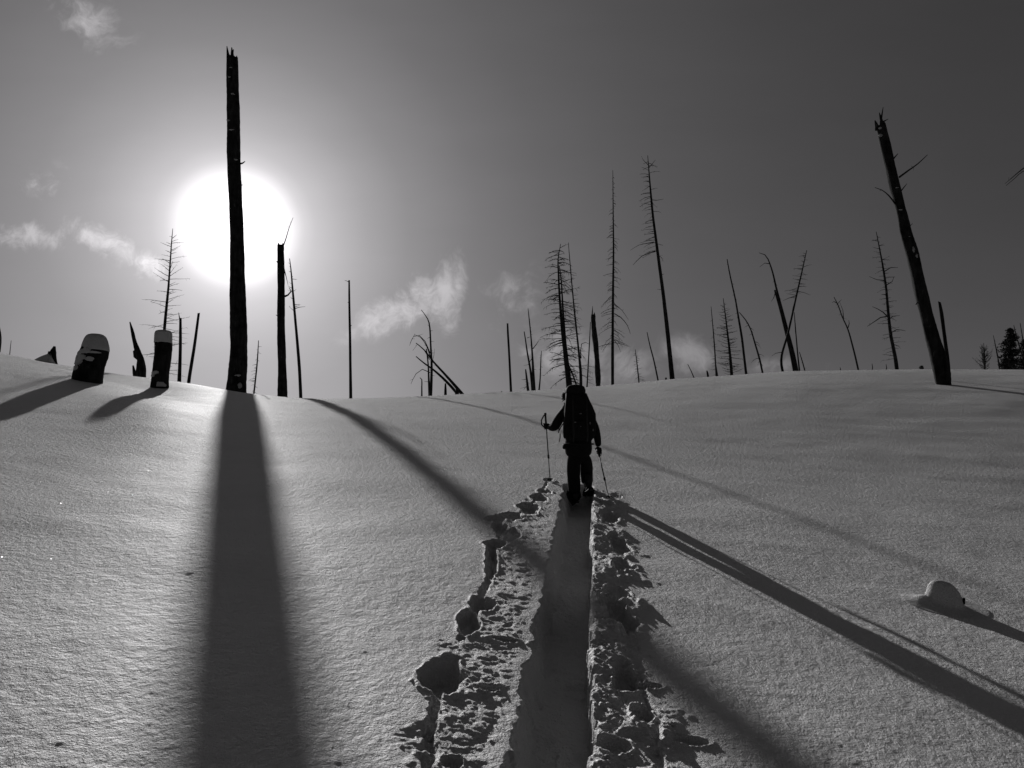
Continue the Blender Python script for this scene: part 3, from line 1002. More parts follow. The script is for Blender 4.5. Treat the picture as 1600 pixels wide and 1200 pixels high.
# --- right of middle
make_tree('dead_sapling', 'short thin leaning twig alone on the ridge', [(1085, 592, 1.8), (1080, 580, 1.4), (1074.5, 569, .9)], 46, mat='dead_branch_wood', n=4, seed=35)
make_tree('stump', 'short knobbly stump left of the thin straight conifer', [(1106.5, 589, 3.6), (1105.5, 583, 3), (1104.5, 579, 1.8)], 46, cat='stump', n=6, wob=.2, seed=36)
make_tree('bare_pole_tree', 'thin straight conifer touching the left of the bushy dead conifer', [(1119, 590, 2.6), (1117.5, 560, 2.4), (1115, 525, 2), (1111, 479, .9)], 49, mat='dead_branch_wood', n=5, seed=37,
          extra=[[(1121.5, 590, 2.4), (1117, 562, 1.8)]],
          branches=dict(v0=485, v1=585, n=26, l0=3, l1=9, droop=.3, w=.8, twigs=1, split=False))
make_tree('dead_conifer', 'bushy dead conifer with short spreading branches on the ridge',
          [(1143.5, 591, 5), (1141.5, 565, 4.4), (1139, 540, 3.7), (1136, 515, 2.8), (1133, 490, 1.9), (1130, 466, .9)], 49, mat='charred_bark', n=7, seed=38,
          branches=dict(v0=474, v1=586, n=85, l0=6, l1=25, droop=.1, elev=.25, elev1=.0, w=1.0, twigs=5, tl=.28, prof=.7, up=.3))
make_tree('bare_pole_tree', 'bare stem leaning left between the bushy conifer and the drooping sapling',
          [(1166.5, 589, 4.4), (1163, 560, 4), (1159, 527, 3.6), (1154, 497, 3.1), (1149, 468, 2.6), (1141, 432, 2.2), (1136, 405, 1.5)], 48, mat='charred_bark', n=7, seed=39,
          branches=dict(v0=410, v1=500, n=14, l0=3, l1=5, w=.9, twigs=1))
make_tree('dead_tree', 'drooping dead sapling arching from the bare stem, left of the crossed trees',
          [(1192.5, 587, 3.2), (1187, 562, 3), (1180, 538, 2.6), (1173, 515, 2.2), (1165, 500, 1.8), (1155, 488, 1.2)], 46.5, mat='dead_branch_wood', n=6, seed=40,
          branches=dict(v0=495, v1=570, n=15, l0=7, l1=14, droop=1.6, elev=.1, w=1.0, twigs=3, tl=.3))
make_tree('dead_tree', 'tall leaning stem with a hooked tip, behind the crossing trunk',
          [(1245.5, 583, 6), (1240, 555, 5.4), (1230.5, 518, 4.8), (1222, 485, 4.2), (1213.6, 453, 3.4), (1207, 425, 2.6), (1200, 405, 1.9), (1195, 398, 1.4), (1186, 395, .8)], 48,
          mat='charred_bark', n=7, seed=41, group=None,
          limbs=[([(1202, 412), (1195, 411), (1187, 417)], 1.6, .2)], branches=dict(v0=410, v1=520, n=14, l0=3, l1=5, w=.8, twigs=1))
make_tree('snag_post', 'shorter broken-topped stem side by side with the tall hooked one',
          [(1241.5, 583, 4.4), (1235, 550, 4), (1226, 512, 3.7), (1218, 480, 3.4), (1210.5, 454, 3)], 47.5, mat='charred_bark', n=7, seed=42, jag=1.5,
          limbs=[([(1211, 458), (1209, 465), (1205, 471)], 1.6, .2)])
make_tree('dead_tree', 'stem leaning right that crosses the tall hooked one, with branches near its top',
          [(1224, 584, 4.4), (1221, 570, 4.2), (1221.5, 555, 4), (1227, 535, 3.7), (1232, 518, 3.4), (1240, 482, 3), (1248, 446, 2.6), (1254, 420, 2), (1260.5, 391, 1)], 47,
          mat='charred_bark', n=7, seed=43,
          branches=dict(v0=396, v1=465, n=30, l0=7, l1=20, droop=.15, elev=.12, left=.6, w=1.0, twigs=3, tl=.22, prof=.6),
          limbs=[([(1245, 455), (1256, 457), (1266, 461)], 1.2, .2), ([(1244, 462), (1232, 466), (1223, 470)], 1.3, .3), ([(1222, 550), (1212, 552), (1206, 556)], 1.2, .2)])
make_tree('bare_pole_tree', 'thin straight stem just right of the crossed trees', [(1249.5, 583, 3), (1246.5, 555, 2.5), (1243.5, 520, 2), (1241, 488, 1.1)], 46.5, mat='dead_branch_wood', n=5, seed=44)
make_tree('dead_sapling', 'short sapling leaning left at the foot of the crossed trees', [(1258.5, 583, 2.2), (1254, 566, 1.8), (1249, 550, 1.2)], 46, mat='dead_branch_wood', n=5, seed=45,
          branches=dict(v0=555, v1=575, n=5, l0=3, l1=5, w=.7, twigs=0))
make_tree('dead_tree', 'thin dead tree with a forked twisted crown alone on the right ridge',
          [(1341.5, 580, 3.2), (1337, 560, 3), (1332, 540, 2.7), (1325, 515, 2.3), (1316, 495, 2), (1310, 478, 1.8), (1303, 464, 1)], 50, mat='dead_branch_wood', n=6, seed=46,
          limbs=[([(1325, 512), (1327, 505), (1326, 500)], 1.8, .2), ([(1318, 498), (1317, 485), (1312, 472)], 1.6, .2), ([(1310, 475), (1303, 471), (1300, 473)], 1.4, .2), ([(1310, 473), (1315, 468)], 1.1, .2)],
          branches=dict(v0=470, v1=500, n=9, l0=3, l1=7, w=.8, twigs=1))
make_tree('dead_conifer', 'tall dead conifer with crooked sparse branches left of the leaning charred snag',
          [(1401.5, 580, 6.6), (1399, 560, 6), (1395, 540, 5.4), (1391, 519, 5), (1387.5, 485, 4.4), (1384.5, 450, 3.8), (1380, 420, 3.2), (1375.5, 395, 2.4), (1369, 362, 1)], 49,
          mat='charred_bark', n=8, seed=47,
          branches=dict(v0=368, v1=560, n=72, l0=8, l1=19, droop=.2, elev=.2, elev1=0, w=1.0, twigs=4, tl=.3, prof=.5),
          limbs=[([(1389, 497), (1380, 488), (1372, 483), (1363, 479)], 2.2, .2), ([(1388, 494), (1376, 496), (1367, 502), (1355, 510)], 2, -.3), ([(1384, 446), (1394, 440), (1397, 432)], 1.8, .2),
                 ([(1382, 424), (1392, 418), (1403, 418)], 1.8, .2), ([(1381, 438), (1370, 437), (1358, 432)], 1.6, .2), ([(1392, 520), (1401, 515), (1415, 517)], 1.6, .3), ([(1390, 498), (1396, 494), (1406, 493)], 1.6, .2)])
for (u, h, lb) in ((1313, 3, 'tiny dark tuft on the far right ridge, left of the forked thin tree'), (1363, 9, 'tiny far twig between the forked thin tree and the crooked conifer'),
                   (1385, 8, 'tiny far twig at the left foot of the crooked conifer')):
    make_tree('dead_sapling', lb, [(u, 580, 1.8), (u + .3, 578 - h * .5, 1.4), (u - .5, 577 - h, .8)], 54, mat='dead_branch_wood', n=4, seed=u)


def evergreen(name, label, u, vb, vt, wpx, D, seed, n=900, lean=0, sparse=.0):
    rng = random.Random(seed)
    px = D / FPX
    pts, rad = trunk_points([(u, vb, max(2, wpx * .07)), (u + lean * .5, (vb + vt) / 2, max(1.6, wpx * .05)), (u + lean, vt, .8)], D)
    root = thing(name, Vector((pts[0].x, pts[0].y, gz(pts[0].x, pts[0].y))), label, 'evergreen tree')
    MB().tube(pts, rad, 6).build('trunk', 'charred_bark', root)
    mb = MB()
    # boughs first, then sprays of needle-sized leaves along them
    nb = int(n / 22)
    for b in range(nb):
        t = (b + rng.random()) / nb
        h = vt + (vb - vt) * (.03 + .95 * t)
        c = P(u + lean * (1 - t), h, D)
        ln = wpx * .5 * px * (t ** .55) * (1.05 - .45 * max(0, t - .6) / .4) * rng.uniform(.55, 1.15)
        az = rng.uniform(0, 6.283)
        d = Vector((math.cos(az), math.sin(az), rng.uniform(-.05, .35)))
        if rng.random() < sparse:
            continue
        pts = [c + d * ln * k / 4 + Vector((0, 0, -.18 * ln * (k / 4) ** 2)) for k in range(5)]
        mb.tube(pts, [.025, .02, .016, .012, .006], 3, cap=False)
        for q in range(22):
            s_ = rng.random() ** .7
            a = pts[0].lerp(pts[4], s_) + Vector((rng.gauss(0, .10), rng.gauss(0, .10), rng.gauss(0, .07))) * (.6 + ln * .35)
            e1 = Vector((rng.uniform(-1, 1), rng.uniform(-1, 1), rng.uniform(-.6, .8))).normalized() * rng.uniform(.06, .15)
            e2 = e1.cross(Vector((rng.uniform(-1, 1), rng.uniform(-1, 1), rng.uniform(-1, 1)))).normalized() * rng.uniform(.03, .06)
            k = len(mb.v)
            mb.v += [tuple(a - e1), tuple(a + e2), tuple(a + e1), tuple(a - e2)]
            mb.f.append((k, k + 1, k + 2, k + 3))
    mb.build('crown', 'dark_needles', root, smooth=False)
    return root


evergreen('evergreen_tree', 'dense dark evergreen at the far right end of the ridge', 1581, 580, 512, 42, 62, 3, n=3600, lean=-3)
evergreen('evergreen_tree', 'low bushy evergreen at the left foot of the dense dark evergreen', 1571, 580, 560, 18, 56, 5, n=900)
evergreen('evergreen_tree', 'tiny pointed evergreen on the ridge left of the leaning charred snag', 1440, 579, 571, 4, 60, 6, n=70)
evergreen('evergreen_tree', 'dark evergreen partly cut by the right edge of the photo', 1601, 582, 530, 26, 60, 8, n=1800)
make_tree('dead_bush', 'fan-shaped leafless bush tree left of the evergreens at the far right', [(1538.5, 580, 3), (1539, 566, 2.6), (1538, 552, 1.8), (1537, 536, .8)], 56, mat='dead_branch_wood', n=5, seed=48,
          cat='bush', branches=dict(v0=545, v1=577, n=60, l0=9, l1=26, droop=-.9, elev=1.1, elev1=.3, w=1.0, twigs=7, tl=.3, prof=1.0, up=.4))
make_tree('bare_pole_tree', 'thin bare stem between the fan-shaped bush and the dense evergreen', [(1562.5, 580, 2.6), (1558.5, 555, 2.2), (1552, 524, .9)], 55, mat='dead_branch_wood', n=5, seed=49,
          branches=dict(v0=530, v1=570, n=9, l0=3, l1=4, w=.7, twigs=0))
make_tree('bare_pole_tree', 'leaning dead stem crossing in front of the dense dark evergreen', [(1601, 566, 2.6), (1594, 545, 2.2), (1588, 525, 1.8), (1584, 508, 1)], 57, mat='dead_branch_wood', n=5, seed=50,
          branches=dict(v0=512, v1=560, n=14, l0=4, l1=8, w=.8, twigs=1))
make_tree('bare_pole_tree', 'thin stem at the right edge of the photo above the evergreens', [(1603, 560, 2.4), (1599, 535, 2), (1594, 505, 1)], 58, mat='dead_branch_wood', n=5, seed=51,
          branches=dict(v0=510, v1=550, n=8, l0=3, l1=6, w=.8, twigs=0))
make_tree('dead_tree', 'dead tree beyond the right edge whose bare limb tips reach into the sky',
          [(1690, 640, 26), (1685, 450, 22), (1678, 300, 18), (1672, 180, 10), (1668, 80, 3)], 24, mat='charred_bark', n=10, seed=52,
          limbs=[([(1678, 300), (1650, 283), (1620, 270), (1600, 267), (1585, 279), (1572, 290)], 2.6, .6), ([(1678, 262), (1640, 256), (1610, 259), (1597, 265), (1584, 276), (1570, 287)], 2.2, .2),
                 ([(1678, 240), (1640, 240), (1610, 255), (1592, 268), (1578, 280)], 2.0, -.3)])


# --- snow-plastered stumps
def stump(label, path, capv, D, seed, patches, cap_h, capx=2.2):
    """path of (u, v, w); snow cap on top and plastered snow lumps on the near side"""
    hit = cast(path[0][0], path[0][1])
    D = hit[1]
    px = D / FPX
    rng = random.Random(seed)
    pts, rad = trunk_points(path, D, 2.5)
    root = thing('snowy_stump', (pts[0].x, pts[0].y, gz(pts[0].x, pts[0].y)), label, 'stump')
    MB().tube(pts, rad, 26, wob=.055, seed=seed).build('trunk', 'charred_bark', root)
    # cap
    mb = MB()
    top = pts[-1]
    rr = rad[-1] * 1.05
    rings = 12
    cpts, crad = [], []
    H = cap_h * px
    for i in range(rings + 1):
        t = i / rings
        cpts.append(top + Vector((0, 0, -.22 * H + 1.12 * H * (t if t < .45 else .45 + .55 * math.sin((t - .45) / .55 * math.pi / 2)))))
        t0_ = .25 if capx > 3 else .08
        k = 1.0 if t < t0_ else math.sqrt(max(0, 1 - ((t - t0_) / (1 - t0_)) ** capx))
        crad.append(rr * max(k, .02))
    mb.tube(cpts, crad, 26, wob=.02, seed=seed + 5)
    mb.build('snow_cap', 'shaded_snow', root)
    # snow plastered on the near side: a shell that comes out of the bark where it has stuck
    b = MB()
    nz, nt = 110, 100
    zs0, zs1 = pts[0].z, pts[-1].z
    kz = [p.z for p in pts]
    order = np.argsort(kz)
    Z_ = np.linspace(gz(pts[0].x, pts[0].y) + .02, zs1, nz)
    cxs = np.interp(Z_, np.array(kz)[order], np.array([p.x for p in pts])[order])
    rds = np.interp(Z_, np.array(kz)[order], np.array(rad)[order])
    TH = np.linspace(math.pi * 1.0 - .1, math.pi * 2.0 + .1, nt)
    for i in range(nz):
        for j in range(nt):
            x = cxs[i] + rds[i] * math.cos(TH[j])
            y = pts[0].y + rds[i] * math.sin(TH[j])
            f = 0.0
            for (u, v, ru, rv) in patches:
                q = P(u, v, D)
                e2 = ((x - q.x) / (ru * px)) ** 2 + ((Z_[i] - q.z) / (rv * px)) ** 2
                f = max(f, math.exp(-e2 * .8))
            nn_ = float(fbm(np.array([x * 1.0 + seed]), np.array([Z_[i] * 1.3]), .32, 4, 2, .6)[0])
            g_ = (f - .42) + nn_ * .55
            th = -.05 + .085 * float(sstep(np.array([g_]), -.06, .16)[0]) + .02 * nn_ * (g_ > 0)
            b.v.append((cxs[i] + (rds[i] + th) * math.cos(TH[j]), pts[0].y + (rds[i] + th) * math.sin(TH[j]), Z_[i]))
    for i in range(nz - 1):
        for j in range(nt - 1):
            k = i * nt + j
            b.f.append((k, k + 1, k + nt + 1, k + nt))
    b.build('plastered_snow', 'shaded_snow', root)
    return root


stump('wide leaning stump with a domed snow cap and snow plastered on its face',
      [(137, 597, 44), (138, 590, 43), (141, 575, 42), (144, 560, 42), (147, 550, 41), (149, 543, 38.5)], 519, 20, 61,
      [(137, 552, 13, 4.5), (159, 553, 8, 2.2), (134, 560, 15, 5), (129, 567, 11, 3.5), (150, 563, 7, 4), (124, 577, 6, 3)], 24, capx=2.0)
stump('narrow post-like stump with a rounded snow cap, between jagged snag and bare pole',
      [(249.5, 606, 27), (250.5, 595, 26), (252, 580, 25), (254, 560, 25.5), (255, 545, 26), (255, 532, 25.5)], 515, 21, 71,
      [(253, 532, 7, 4), (246, 583, 6, 2.6), (256, 603, 7, 4.5), (243, 587, 3.5, 3)], 18, capx=4.5)

# stump behind the crest at far left, with a snow drift against it
D_ = 42
t_ = thing('drifted_stump', P(78, 568, D_), 'half buried broken stump with a snow drift on its left, behind the crest', 'stump')
px_ = D_ / FPX
pts, rad = trunk_points([(82, 568, 14), (82, 558, 12), (83, 550, 9), (85.5, 541, 3)], D_, 3)
MB().tube(pts, rad, 12, wob=.2, seed=4).build('trunk', 'charred_bark', t_)
pts, rad = trunk_points([(76, 568, 5), (76.5, 556, 5), (77, 549, 3)], D_ - .3, 3)
MB().tube(pts, rad, 8, wob=.2, seed=8).build('trunk', 'charred_bark', t_)
mb = MB()
dp = []
dr_ = []
for i in range(15):
    t = i / 14
    u = 38 + 44 * t
    dp.append(P(u, 574 - 14 * t ** 1.4, D_ - .2))
    dr_.append((4 + 14 * math.sin(min(1, t * 1.08) * math.pi * .62)) * .55 * px_)
mb.tube(dp, dr_, 14, flat=1.0)
mb.build('snow_drift', 'shaded_snow', t_)

# --- snow-covered mound at right with a dark bit of wood
hx, hy, hz = cast(1477, 944)
mx_, my_ = hx, hy
mb = MB()
n1, n2 = 40, 72
px_ = hy / FPX
Hm = 34 * px_
Rm = 23 * px_
ring0 = len(mb.v)
cen_z = gz(mx_, my_)
grid = []
for i in range(n1 + 1):
    q = i / n1
    rr = 2.6 * Rm * q
    for j in range(n2):
        t = 2 * math.pi * j / n2
        # the sunny left flank runs out in a tail of drifted snow
        k = 1.25
        xx, yy = math.cos(t) * rr * k, math.sin(t) * rr * 1.1
        e = math.hypot(xx, yy) / Rm
        hgt = Hm * (max(0.0, 1 - (e / 1.12) ** 2.5) ** .62) * .9 + .1 * Hm * math.exp(-(e / 1.3) ** 4) + .055 * math.exp(-((xx + 1.25 * Rm) / (.75 * Rm)) ** 2 - ((yy - .2 * Rm) / (.8 * Rm)) ** 2)
        sink = -.05 * sstep(np.array([q]), .78, 1.0)[0]
        grid.append((mx_ + xx, my_ + yy, hgt + sink))
gx_ = np.array([a[0] for a in grid])
gy_ = np.array([a[1] for a in grid])
gg = ground(gx_, gy_, .03) + np.array([a[2] for a in grid]) + .004
mb.v = [(float(a), float(b), float(c)) for a, b, c in zip(gx_, gy_, gg)]
for i in range(n1):
    for j in range(n2):
        k = (j + 1) % n2
        mb.f.append((i * n2 + j, (i + 1) * n2 + j, (i + 1) * n2 + k, i * n2 + k))
mound = thing('snow_mound', (mx_, my_, cen_z), 'small rounded snow mound with a dark bit of wood at its right foot', 'snow mound')
mb.build('snow_cap', 'snow', mound)
wx, wy, wz = cast(1505, 951)
wz += .035
MB().tube([Vector((wx - .05, wy + .05, wz - .04)), Vector((wx, wy, wz + .03)), Vector((wx + .015, wy - .01, wz + .065))], [.035, .028, .008], 7, wob=.25).build('wood', 'charred_bark', mound)

# --- loose crumbs of snow thrown out beside the trench
rng = random.Random(99)
mb = MB()
cx_, cy_ = [], []
cr_ = []
for i in range(420):
    y = 4.2 + 8.0 * rng.random() ** 1.2
    right = rng.random() < .88
    s_ = (.24 + abs(rng.gauss(0, .18))) if right else -(.32 + rng.random() * .55)
    x = TX0 + TS * y + s_
    cx_.append(x)
    cy_.append(y)
    cr_.append((.005 + .012 * rng.random() ** 3.5) * (1.0 if right else .75))
gh = ground(np.array(cx_), np.array(cy_), .01)
for x, y, z, r in zip(cx_, cy_, gh, cr_):
    mb.ball((x, y, z + r * .25), r * rng.uniform(.9, 1.5), r * rng.uniform(.8, 1.3), r * .8, 7, 5, rough=.22, seed=rng.randint(0, 1 << 30))
o = mb.build('snow_crumbs', 'snow', None)
tag(o, 'loose snow crumbs scattered along both lips of the trodden trench', 'snow crumbs', kind='stuff')

# ------------------------------------------------------------------ the hiker
def skin_mesh(name, nodes, edges, mat, parent, level=2, rootk=0, smooth=1.0):
    """nodes {key: (Vector, radius or (rx, ry))}: one continuous skinned surface"""
    keys = list(nodes)
    me = bpy.data.meshes.new(name)
    me.from_pydata([tuple(nodes[k][0]) for k in keys], [(keys.index(a), keys.index(b)) for a, b in edges], [])
    tmp = bpy.data.objects.new(name, me)
    C.objects.link(tmp)
    sk = tmp.modifiers.new('skin', 'SKIN')
    sk.use_smooth_shade = True
    sk.branch_smoothing = smooth
    if not me.skin_vertices:
        me.attributes  # layer is made by the modifier
    dat = me.skin_vertices[0].data
    for i, k in enumerate(keys):
        r = nodes[k][1]
        dat[i].radius = (r, r) if not isinstance(r, tuple) else r
        dat[i].use_root = (i == rootk)
    ss = tmp.modifiers.new('sub', 'SUBSURF')
    ss.levels = level
    ss.render_levels = level
    dg = bpy.context.evaluated_depsgraph_get()
    dg.update()
    ev = tmp.evaluated_get(dg)
    me2 = bpy.data.meshes.new_from_object(ev)
    me2.name = name
    bpy.data.objects.remove(tmp)
    bpy.data.meshes.remove(me)
    me2.materials.clear()
    me2.materials.append(MATS[mat])
    me2.polygons.foreach_set('use_smooth', [True] * len(me2.polygons))
    o = bpy.data.objects.new(name, me2)
    C.objects.link(o)
    if parent:
        o.parent = parent
        o.matrix_parent_inverse = Matrix.Translation(-Vector(parent.location))
    return o


HD = 11.9


def B(u, v, dy=0.0):
    """body landmark: photo pixel at the hiker's distance, then moved dy metres forward"""
    q = P(u, v, HD)
    return Vector((q.x, q.y + dy, q.z))


def chain(*ks):
    return list(zip(ks[:-1], ks[1:]))


hiker = thing('person', (B(905, 787).x, HD, B(905, 790).z), 'person in dark winter clothes hiking uphill away from the camera, one foot raised', 'person')
body = {
    'pel': (B(904, 697), (.155, .12)), 'sp': (B(903, 677, .01), (.14, .11)), 'ch': (B(902, 656, .05), (.17, .12)), 'up': (B(900, 642, .08), (.15, .10)),
    'nk': (B(897, 632, .12), .058), 'hd0': (B(896, 624, .16), .072), 'hd': (B(895, 616, .18), .094), 'hd2': (B(895, 609, .18), .07),
    'sL': (B(883, 643, .07), .075), 'eL': (B(868, 667, .12), .052), 'wL': (B(859, 665, .33), .036),
    'sR': (B(919, 645, .07), .075), 'eR': (B(932, 673, .06), .052), 'wR': (B(936.5, 698, .16), .036),
    'hL': (B(896.5, 710, .02), .105), 'kL': (B(897.5, 744, .07), .075), 'aL': (B(898.5, 774, .0), .05),
    'hR': (B(911, 709, .03), .105), 'kR': (B(917, 738, .30), .075), 'aR': (B(919, 763, .16), .05)}
be = chain('pel', 'sp', 'ch', 'up', 'nk', 'hd0', 'hd', 'hd2') + chain('up', 'sL', 'eL', 'wL') + chain('up', 'sR', 'eR', 'wR') + \
    chain('pel', 'hL', 'kL', 'aL') + chain('pel', 'hR', 'kR', 'aR')
bo = skin_mesh('body', body, be, 'skin', hiker)

# face looks up the slope (away from the camera)
fh = B(895, 616, .18)
fb = MB()
fb.tube([fh + Vector((0, .085, .02)), fh + Vector((0, .118, -.012)), fh + Vector((0, .10, -.03))], [.012, .017, .012], 8)
fb.build('nose', 'skin', bo)
fb = MB()
fb.tube([fh + Vector((-.028, .092, -.052)), fh + Vector((0, .103, -.050)), fh + Vector((.028, .092, -.052))], [.005, .008, .005], 6)
fb.build('mouth', 'hat_trim' if 'hat_trim' in MATS else 'boot_leather', bo)
for sx_ in (-1, 1):
    MB().ball(fh + Vector((sx_ * .033, .088, .018)), .013, .011, .010, 10, 7).build('eye', 'light_buckle', bo)
    MB().ball(fh + Vector((sx_ * .094, .0, -.005)), .012, .022, .032, 10, 7).build('ear', 'skin', bo)

# jacket: torso and sleeves in one
jk = {
    'hm2': (B(904.8, 716, .02), (.20, .16)), 'hem': (B(903.8, 706, .01), (.262, .18)), 'wst': (B(903, 688, .0), (.255, .17)), 'ch': (B(902, 662, .03), (.24, .16)), 'up': (B(900.5, 645, .07), (.165, .12)),
    'col': (B(898, 633, .11), .09),
    'sL': (B(883, 639.5, .06), .096), 'mL': (B(874.5, 653, .08), .088), 'eL': (B(868, 667, .13), .080), 'fL': (B(863, 667, .24), .064), 'wL': (B(859.5, 665.5, .31), .052),
    'sR': (B(918, 645, .06), .092), 'mR': (B(926, 659, .05), .082), 'eR': (B(931.5, 673, .06), .074), 'fR': (B(935, 686, .11), .062), 'wR': (B(936.8, 697, .15), .050)}
je = chain('hm2', 'hem', 'wst', 'ch', 'up', 'col') + chain('up', 'sL', 'mL', 'eL', 'fL', 'wL') + chain('up', 'sR', 'mR', 'eR', 'fR', 'wR')
skin_mesh('jacket', jk, je, 'jacket_cloth', hiker)

# trousers: seat, one straight leg and one lifted leg
tr = {
    'wst': (B(903.5, 694, .0), (.23, .16)), 'pel': (B(904.5, 708, .0), (.29, .18)),
    'hL': (B(895.5, 719, .01), (.145, .15)), 'tL': (B(896.3, 732, .04), (.110, .12)), 'kL': (B(896.8, 745, .06), (.100, .11)), 'cL': (B(897.3, 760, .03), (.100, .11)), 'aL': (B(898, 774, .0), (.100, .10)),
    'hR': (B(915.5, 717, .03), (.140, .15)), 'tR': (B(918.3, 729, .17), (.100, .12)), 'kR': (B(919, 740, .27), (.094, .115)), 'cR': (B(919.3, 750, .22), (.094, .11)), 'aR': (B(919.6, 757, .18), (.088, .10))}
te = chain('wst', 'pel', 'hL', 'tL', 'kL', 'cL', 'aL') + chain('pel', 'hR', 'tR', 'kR', 'cR', 'aR')
skin_mesh('trousers', tr, te, 'trouser_cloth', hiker)

# hat with fur trim that shows left of the pack
hm = MB()
hm.ball(fh + Vector((0, -.008, .035)), .112, .118, .098, 18, 12, rough=.01, seed=3)
hat = hm.build('hat', 'wool_hat', hiker)
rng = random.Random(5)
hb = MB()
for i in range(70):
    a = rng.uniform(0, math.pi)
    p0 = fh + Vector((-.105 + rng.uniform(-.01, .02), rng.uniform(-.08, .05), rng.uniform(-.07, .03)))
    d = Vector((-rng.uniform(.6, 1), rng.uniform(-.4, .4), rng.uniform(-.5, .6))).normalized()
    hb.tube([p0, p0 + d * .03, p0 + d * .055 + Vector((0, 0, -.01))], [.009, .006, .001], 4, cap=False)
hb.ball(fh + Vector((-.10, -.01, -.02)), .04, .06, .05, 10, 8, rough=.1)
hb.build('hair', 'wool_hat', hiker)


# gloved hands closed round the pole grips
def hand(c, ax, side, name='glove'):
    """five bent fingers wrapped round an axis ax through c; the palm sits on the side 'side'"""
    ax = ax.normalized()
    side = (side - ax * side.dot(ax)).normalized()
    w = ax.cross(side)
    nodes = {}
    ed = []
    m = MB()
    # palm
    M3 = Matrix((side, w, ax)).transposed()
    m.rbox(c + side * .040, .020, .036, .046, M3, e=.6)
    # cuff
    for i, zz in enumerate((.034, .012, -.012, -.033)):
        L = (.95, 1.0, .96, .84)[i]
        pts = []
        for k in range(7):
            t = k / 6
            an = (-.35 + 3.9 * t * L) * 1
            rr = .036 - .004 * t
            pts.append(c + ax * (zz - .002 * k) + side * (math.cos(an) * rr) + w * (math.sin(an) * rr))
        m.tube(pts, [.0125, .0135, .0125, .0125, .012, .011, .008], 8)
    th = []
    for k in range(6):
        t = k / 5
        an = .3 - 2.9 * t
        th.append(c + ax * (.030 + .022 * t) + side * (math.cos(an) * (.042 - .008 * t)) + w * (math.sin(an) * (.040 - .006 * t)))
    m.tube(th, [.017, .0165, .015, .014, .013, .009], 8)
    return m.build(name, 'trouser_cloth', hiker)


def pole(label, top, tip, grip_len, hand_side, strap_pts, seed):
    ax = (top - tip).normalized()
    L = (top - tip).length
    t = thing('trekking_pole', tip, label, 'trekking pole')
    g0 = top - ax * grip_len
    MB().tube([top + ax * .004, top, top - ax * .02, top - ax * .035, g0 + ax * .03, g0], [.008, .020, .021, .0155, .017, .013], 12).build('grip', 'pole_grip', t)
    mid = g0 - ax * (L - grip_len) * .50
    MB().tube([g0 + ax * .01, mid], [.0095, .0095], 10).build('upper_shaft', 'pole_shaft', t)
    MB().tube([mid + ax * .03, mid + ax * .022, mid - ax * .015, mid - ax * .03], [.011, .017, .017, .011], 10).build('clamp', 'pole_grip', t)
    MB().tube([mid, tip + ax * .07], [.0078, .007], 10).build('lower_shaft', 'pole_shaft', t)
    MB().tube([tip + ax * .08, tip + ax * .03, tip], [.008, .006, .002], 8).build('tip', 'pole_grip', t)
    bk = tip + ax * .085
    m = MB()
    q = ax.orthogonal().normalized()
    q2 = ax.cross(q)
    ring = [bk + q * (math.cos(a) * .048) + q2 * (math.sin(a) * .048) for a in [i * math.pi / 9 for i in range(19)]]
    m.tube(ring, [.006] * 19, 6)
    for i in range(3):
        a = i * 2 * math.pi / 3
        m.tube([bk, bk + q * (math.cos(a) * .048) + q2 * (math.sin(a) * .048)], [.007, .005], 5)
    m.ball(bk, .016, .016, .014)
    m.build('basket', 'pole_grip', t)
    m = MB()
    m.tube(strap_pts, [.012] * len(strap_pts), 6, flat=.3)
    m.build('wrist_strap', 'webbing_strap', t)
    return ax


# left pole: planted on the undisturbed snow, the grip sticks up above the fist
tl = B(853.5, 643, .36)
gt = cast(860, 751)
tipL = Vector((gt[0], gt[1], gt[2] - .06))
axl = (tl - tipL).normalized()
pole('trekking pole planted upright in the snow on the left of the hiker', tl, tipL, .26, -1,
     [tl - axl * .02, tl + Vector((-.03, -.02, -.05)), tl + Vector((-.065, -.03, -.12)), tl + Vector((-.06, -.03, -.19)), tl + Vector((-.02, -.02, -.23)), tl - axl * .2], 1)
hand(B(854.6, 664.5, .36), axl, Vector((1, -.5, 0)))
# right pole: trails down to the right
tr_ = B(935.5, 698, .20)
gr_ = cast(953, 780)
tipR = Vector((gr_[0], gr_[1], gr_[2] - .05))
axr = (tr_ - tipR).normalized()
pole('trekking pole slanting down from the right hand of the hiker', tr_, tipR, .20, 1,
     [tr_ - axr * .02, tr_ + Vector((.045, -.02, -.03)), tr_ + Vector((.07, -.02, -.09)), tr_ + Vector((.05, -.02, -.14)), tr_ - axr * .14], 2)
hand(tr_ - axr * .085, axr, Vector((.5, -1, 0)))


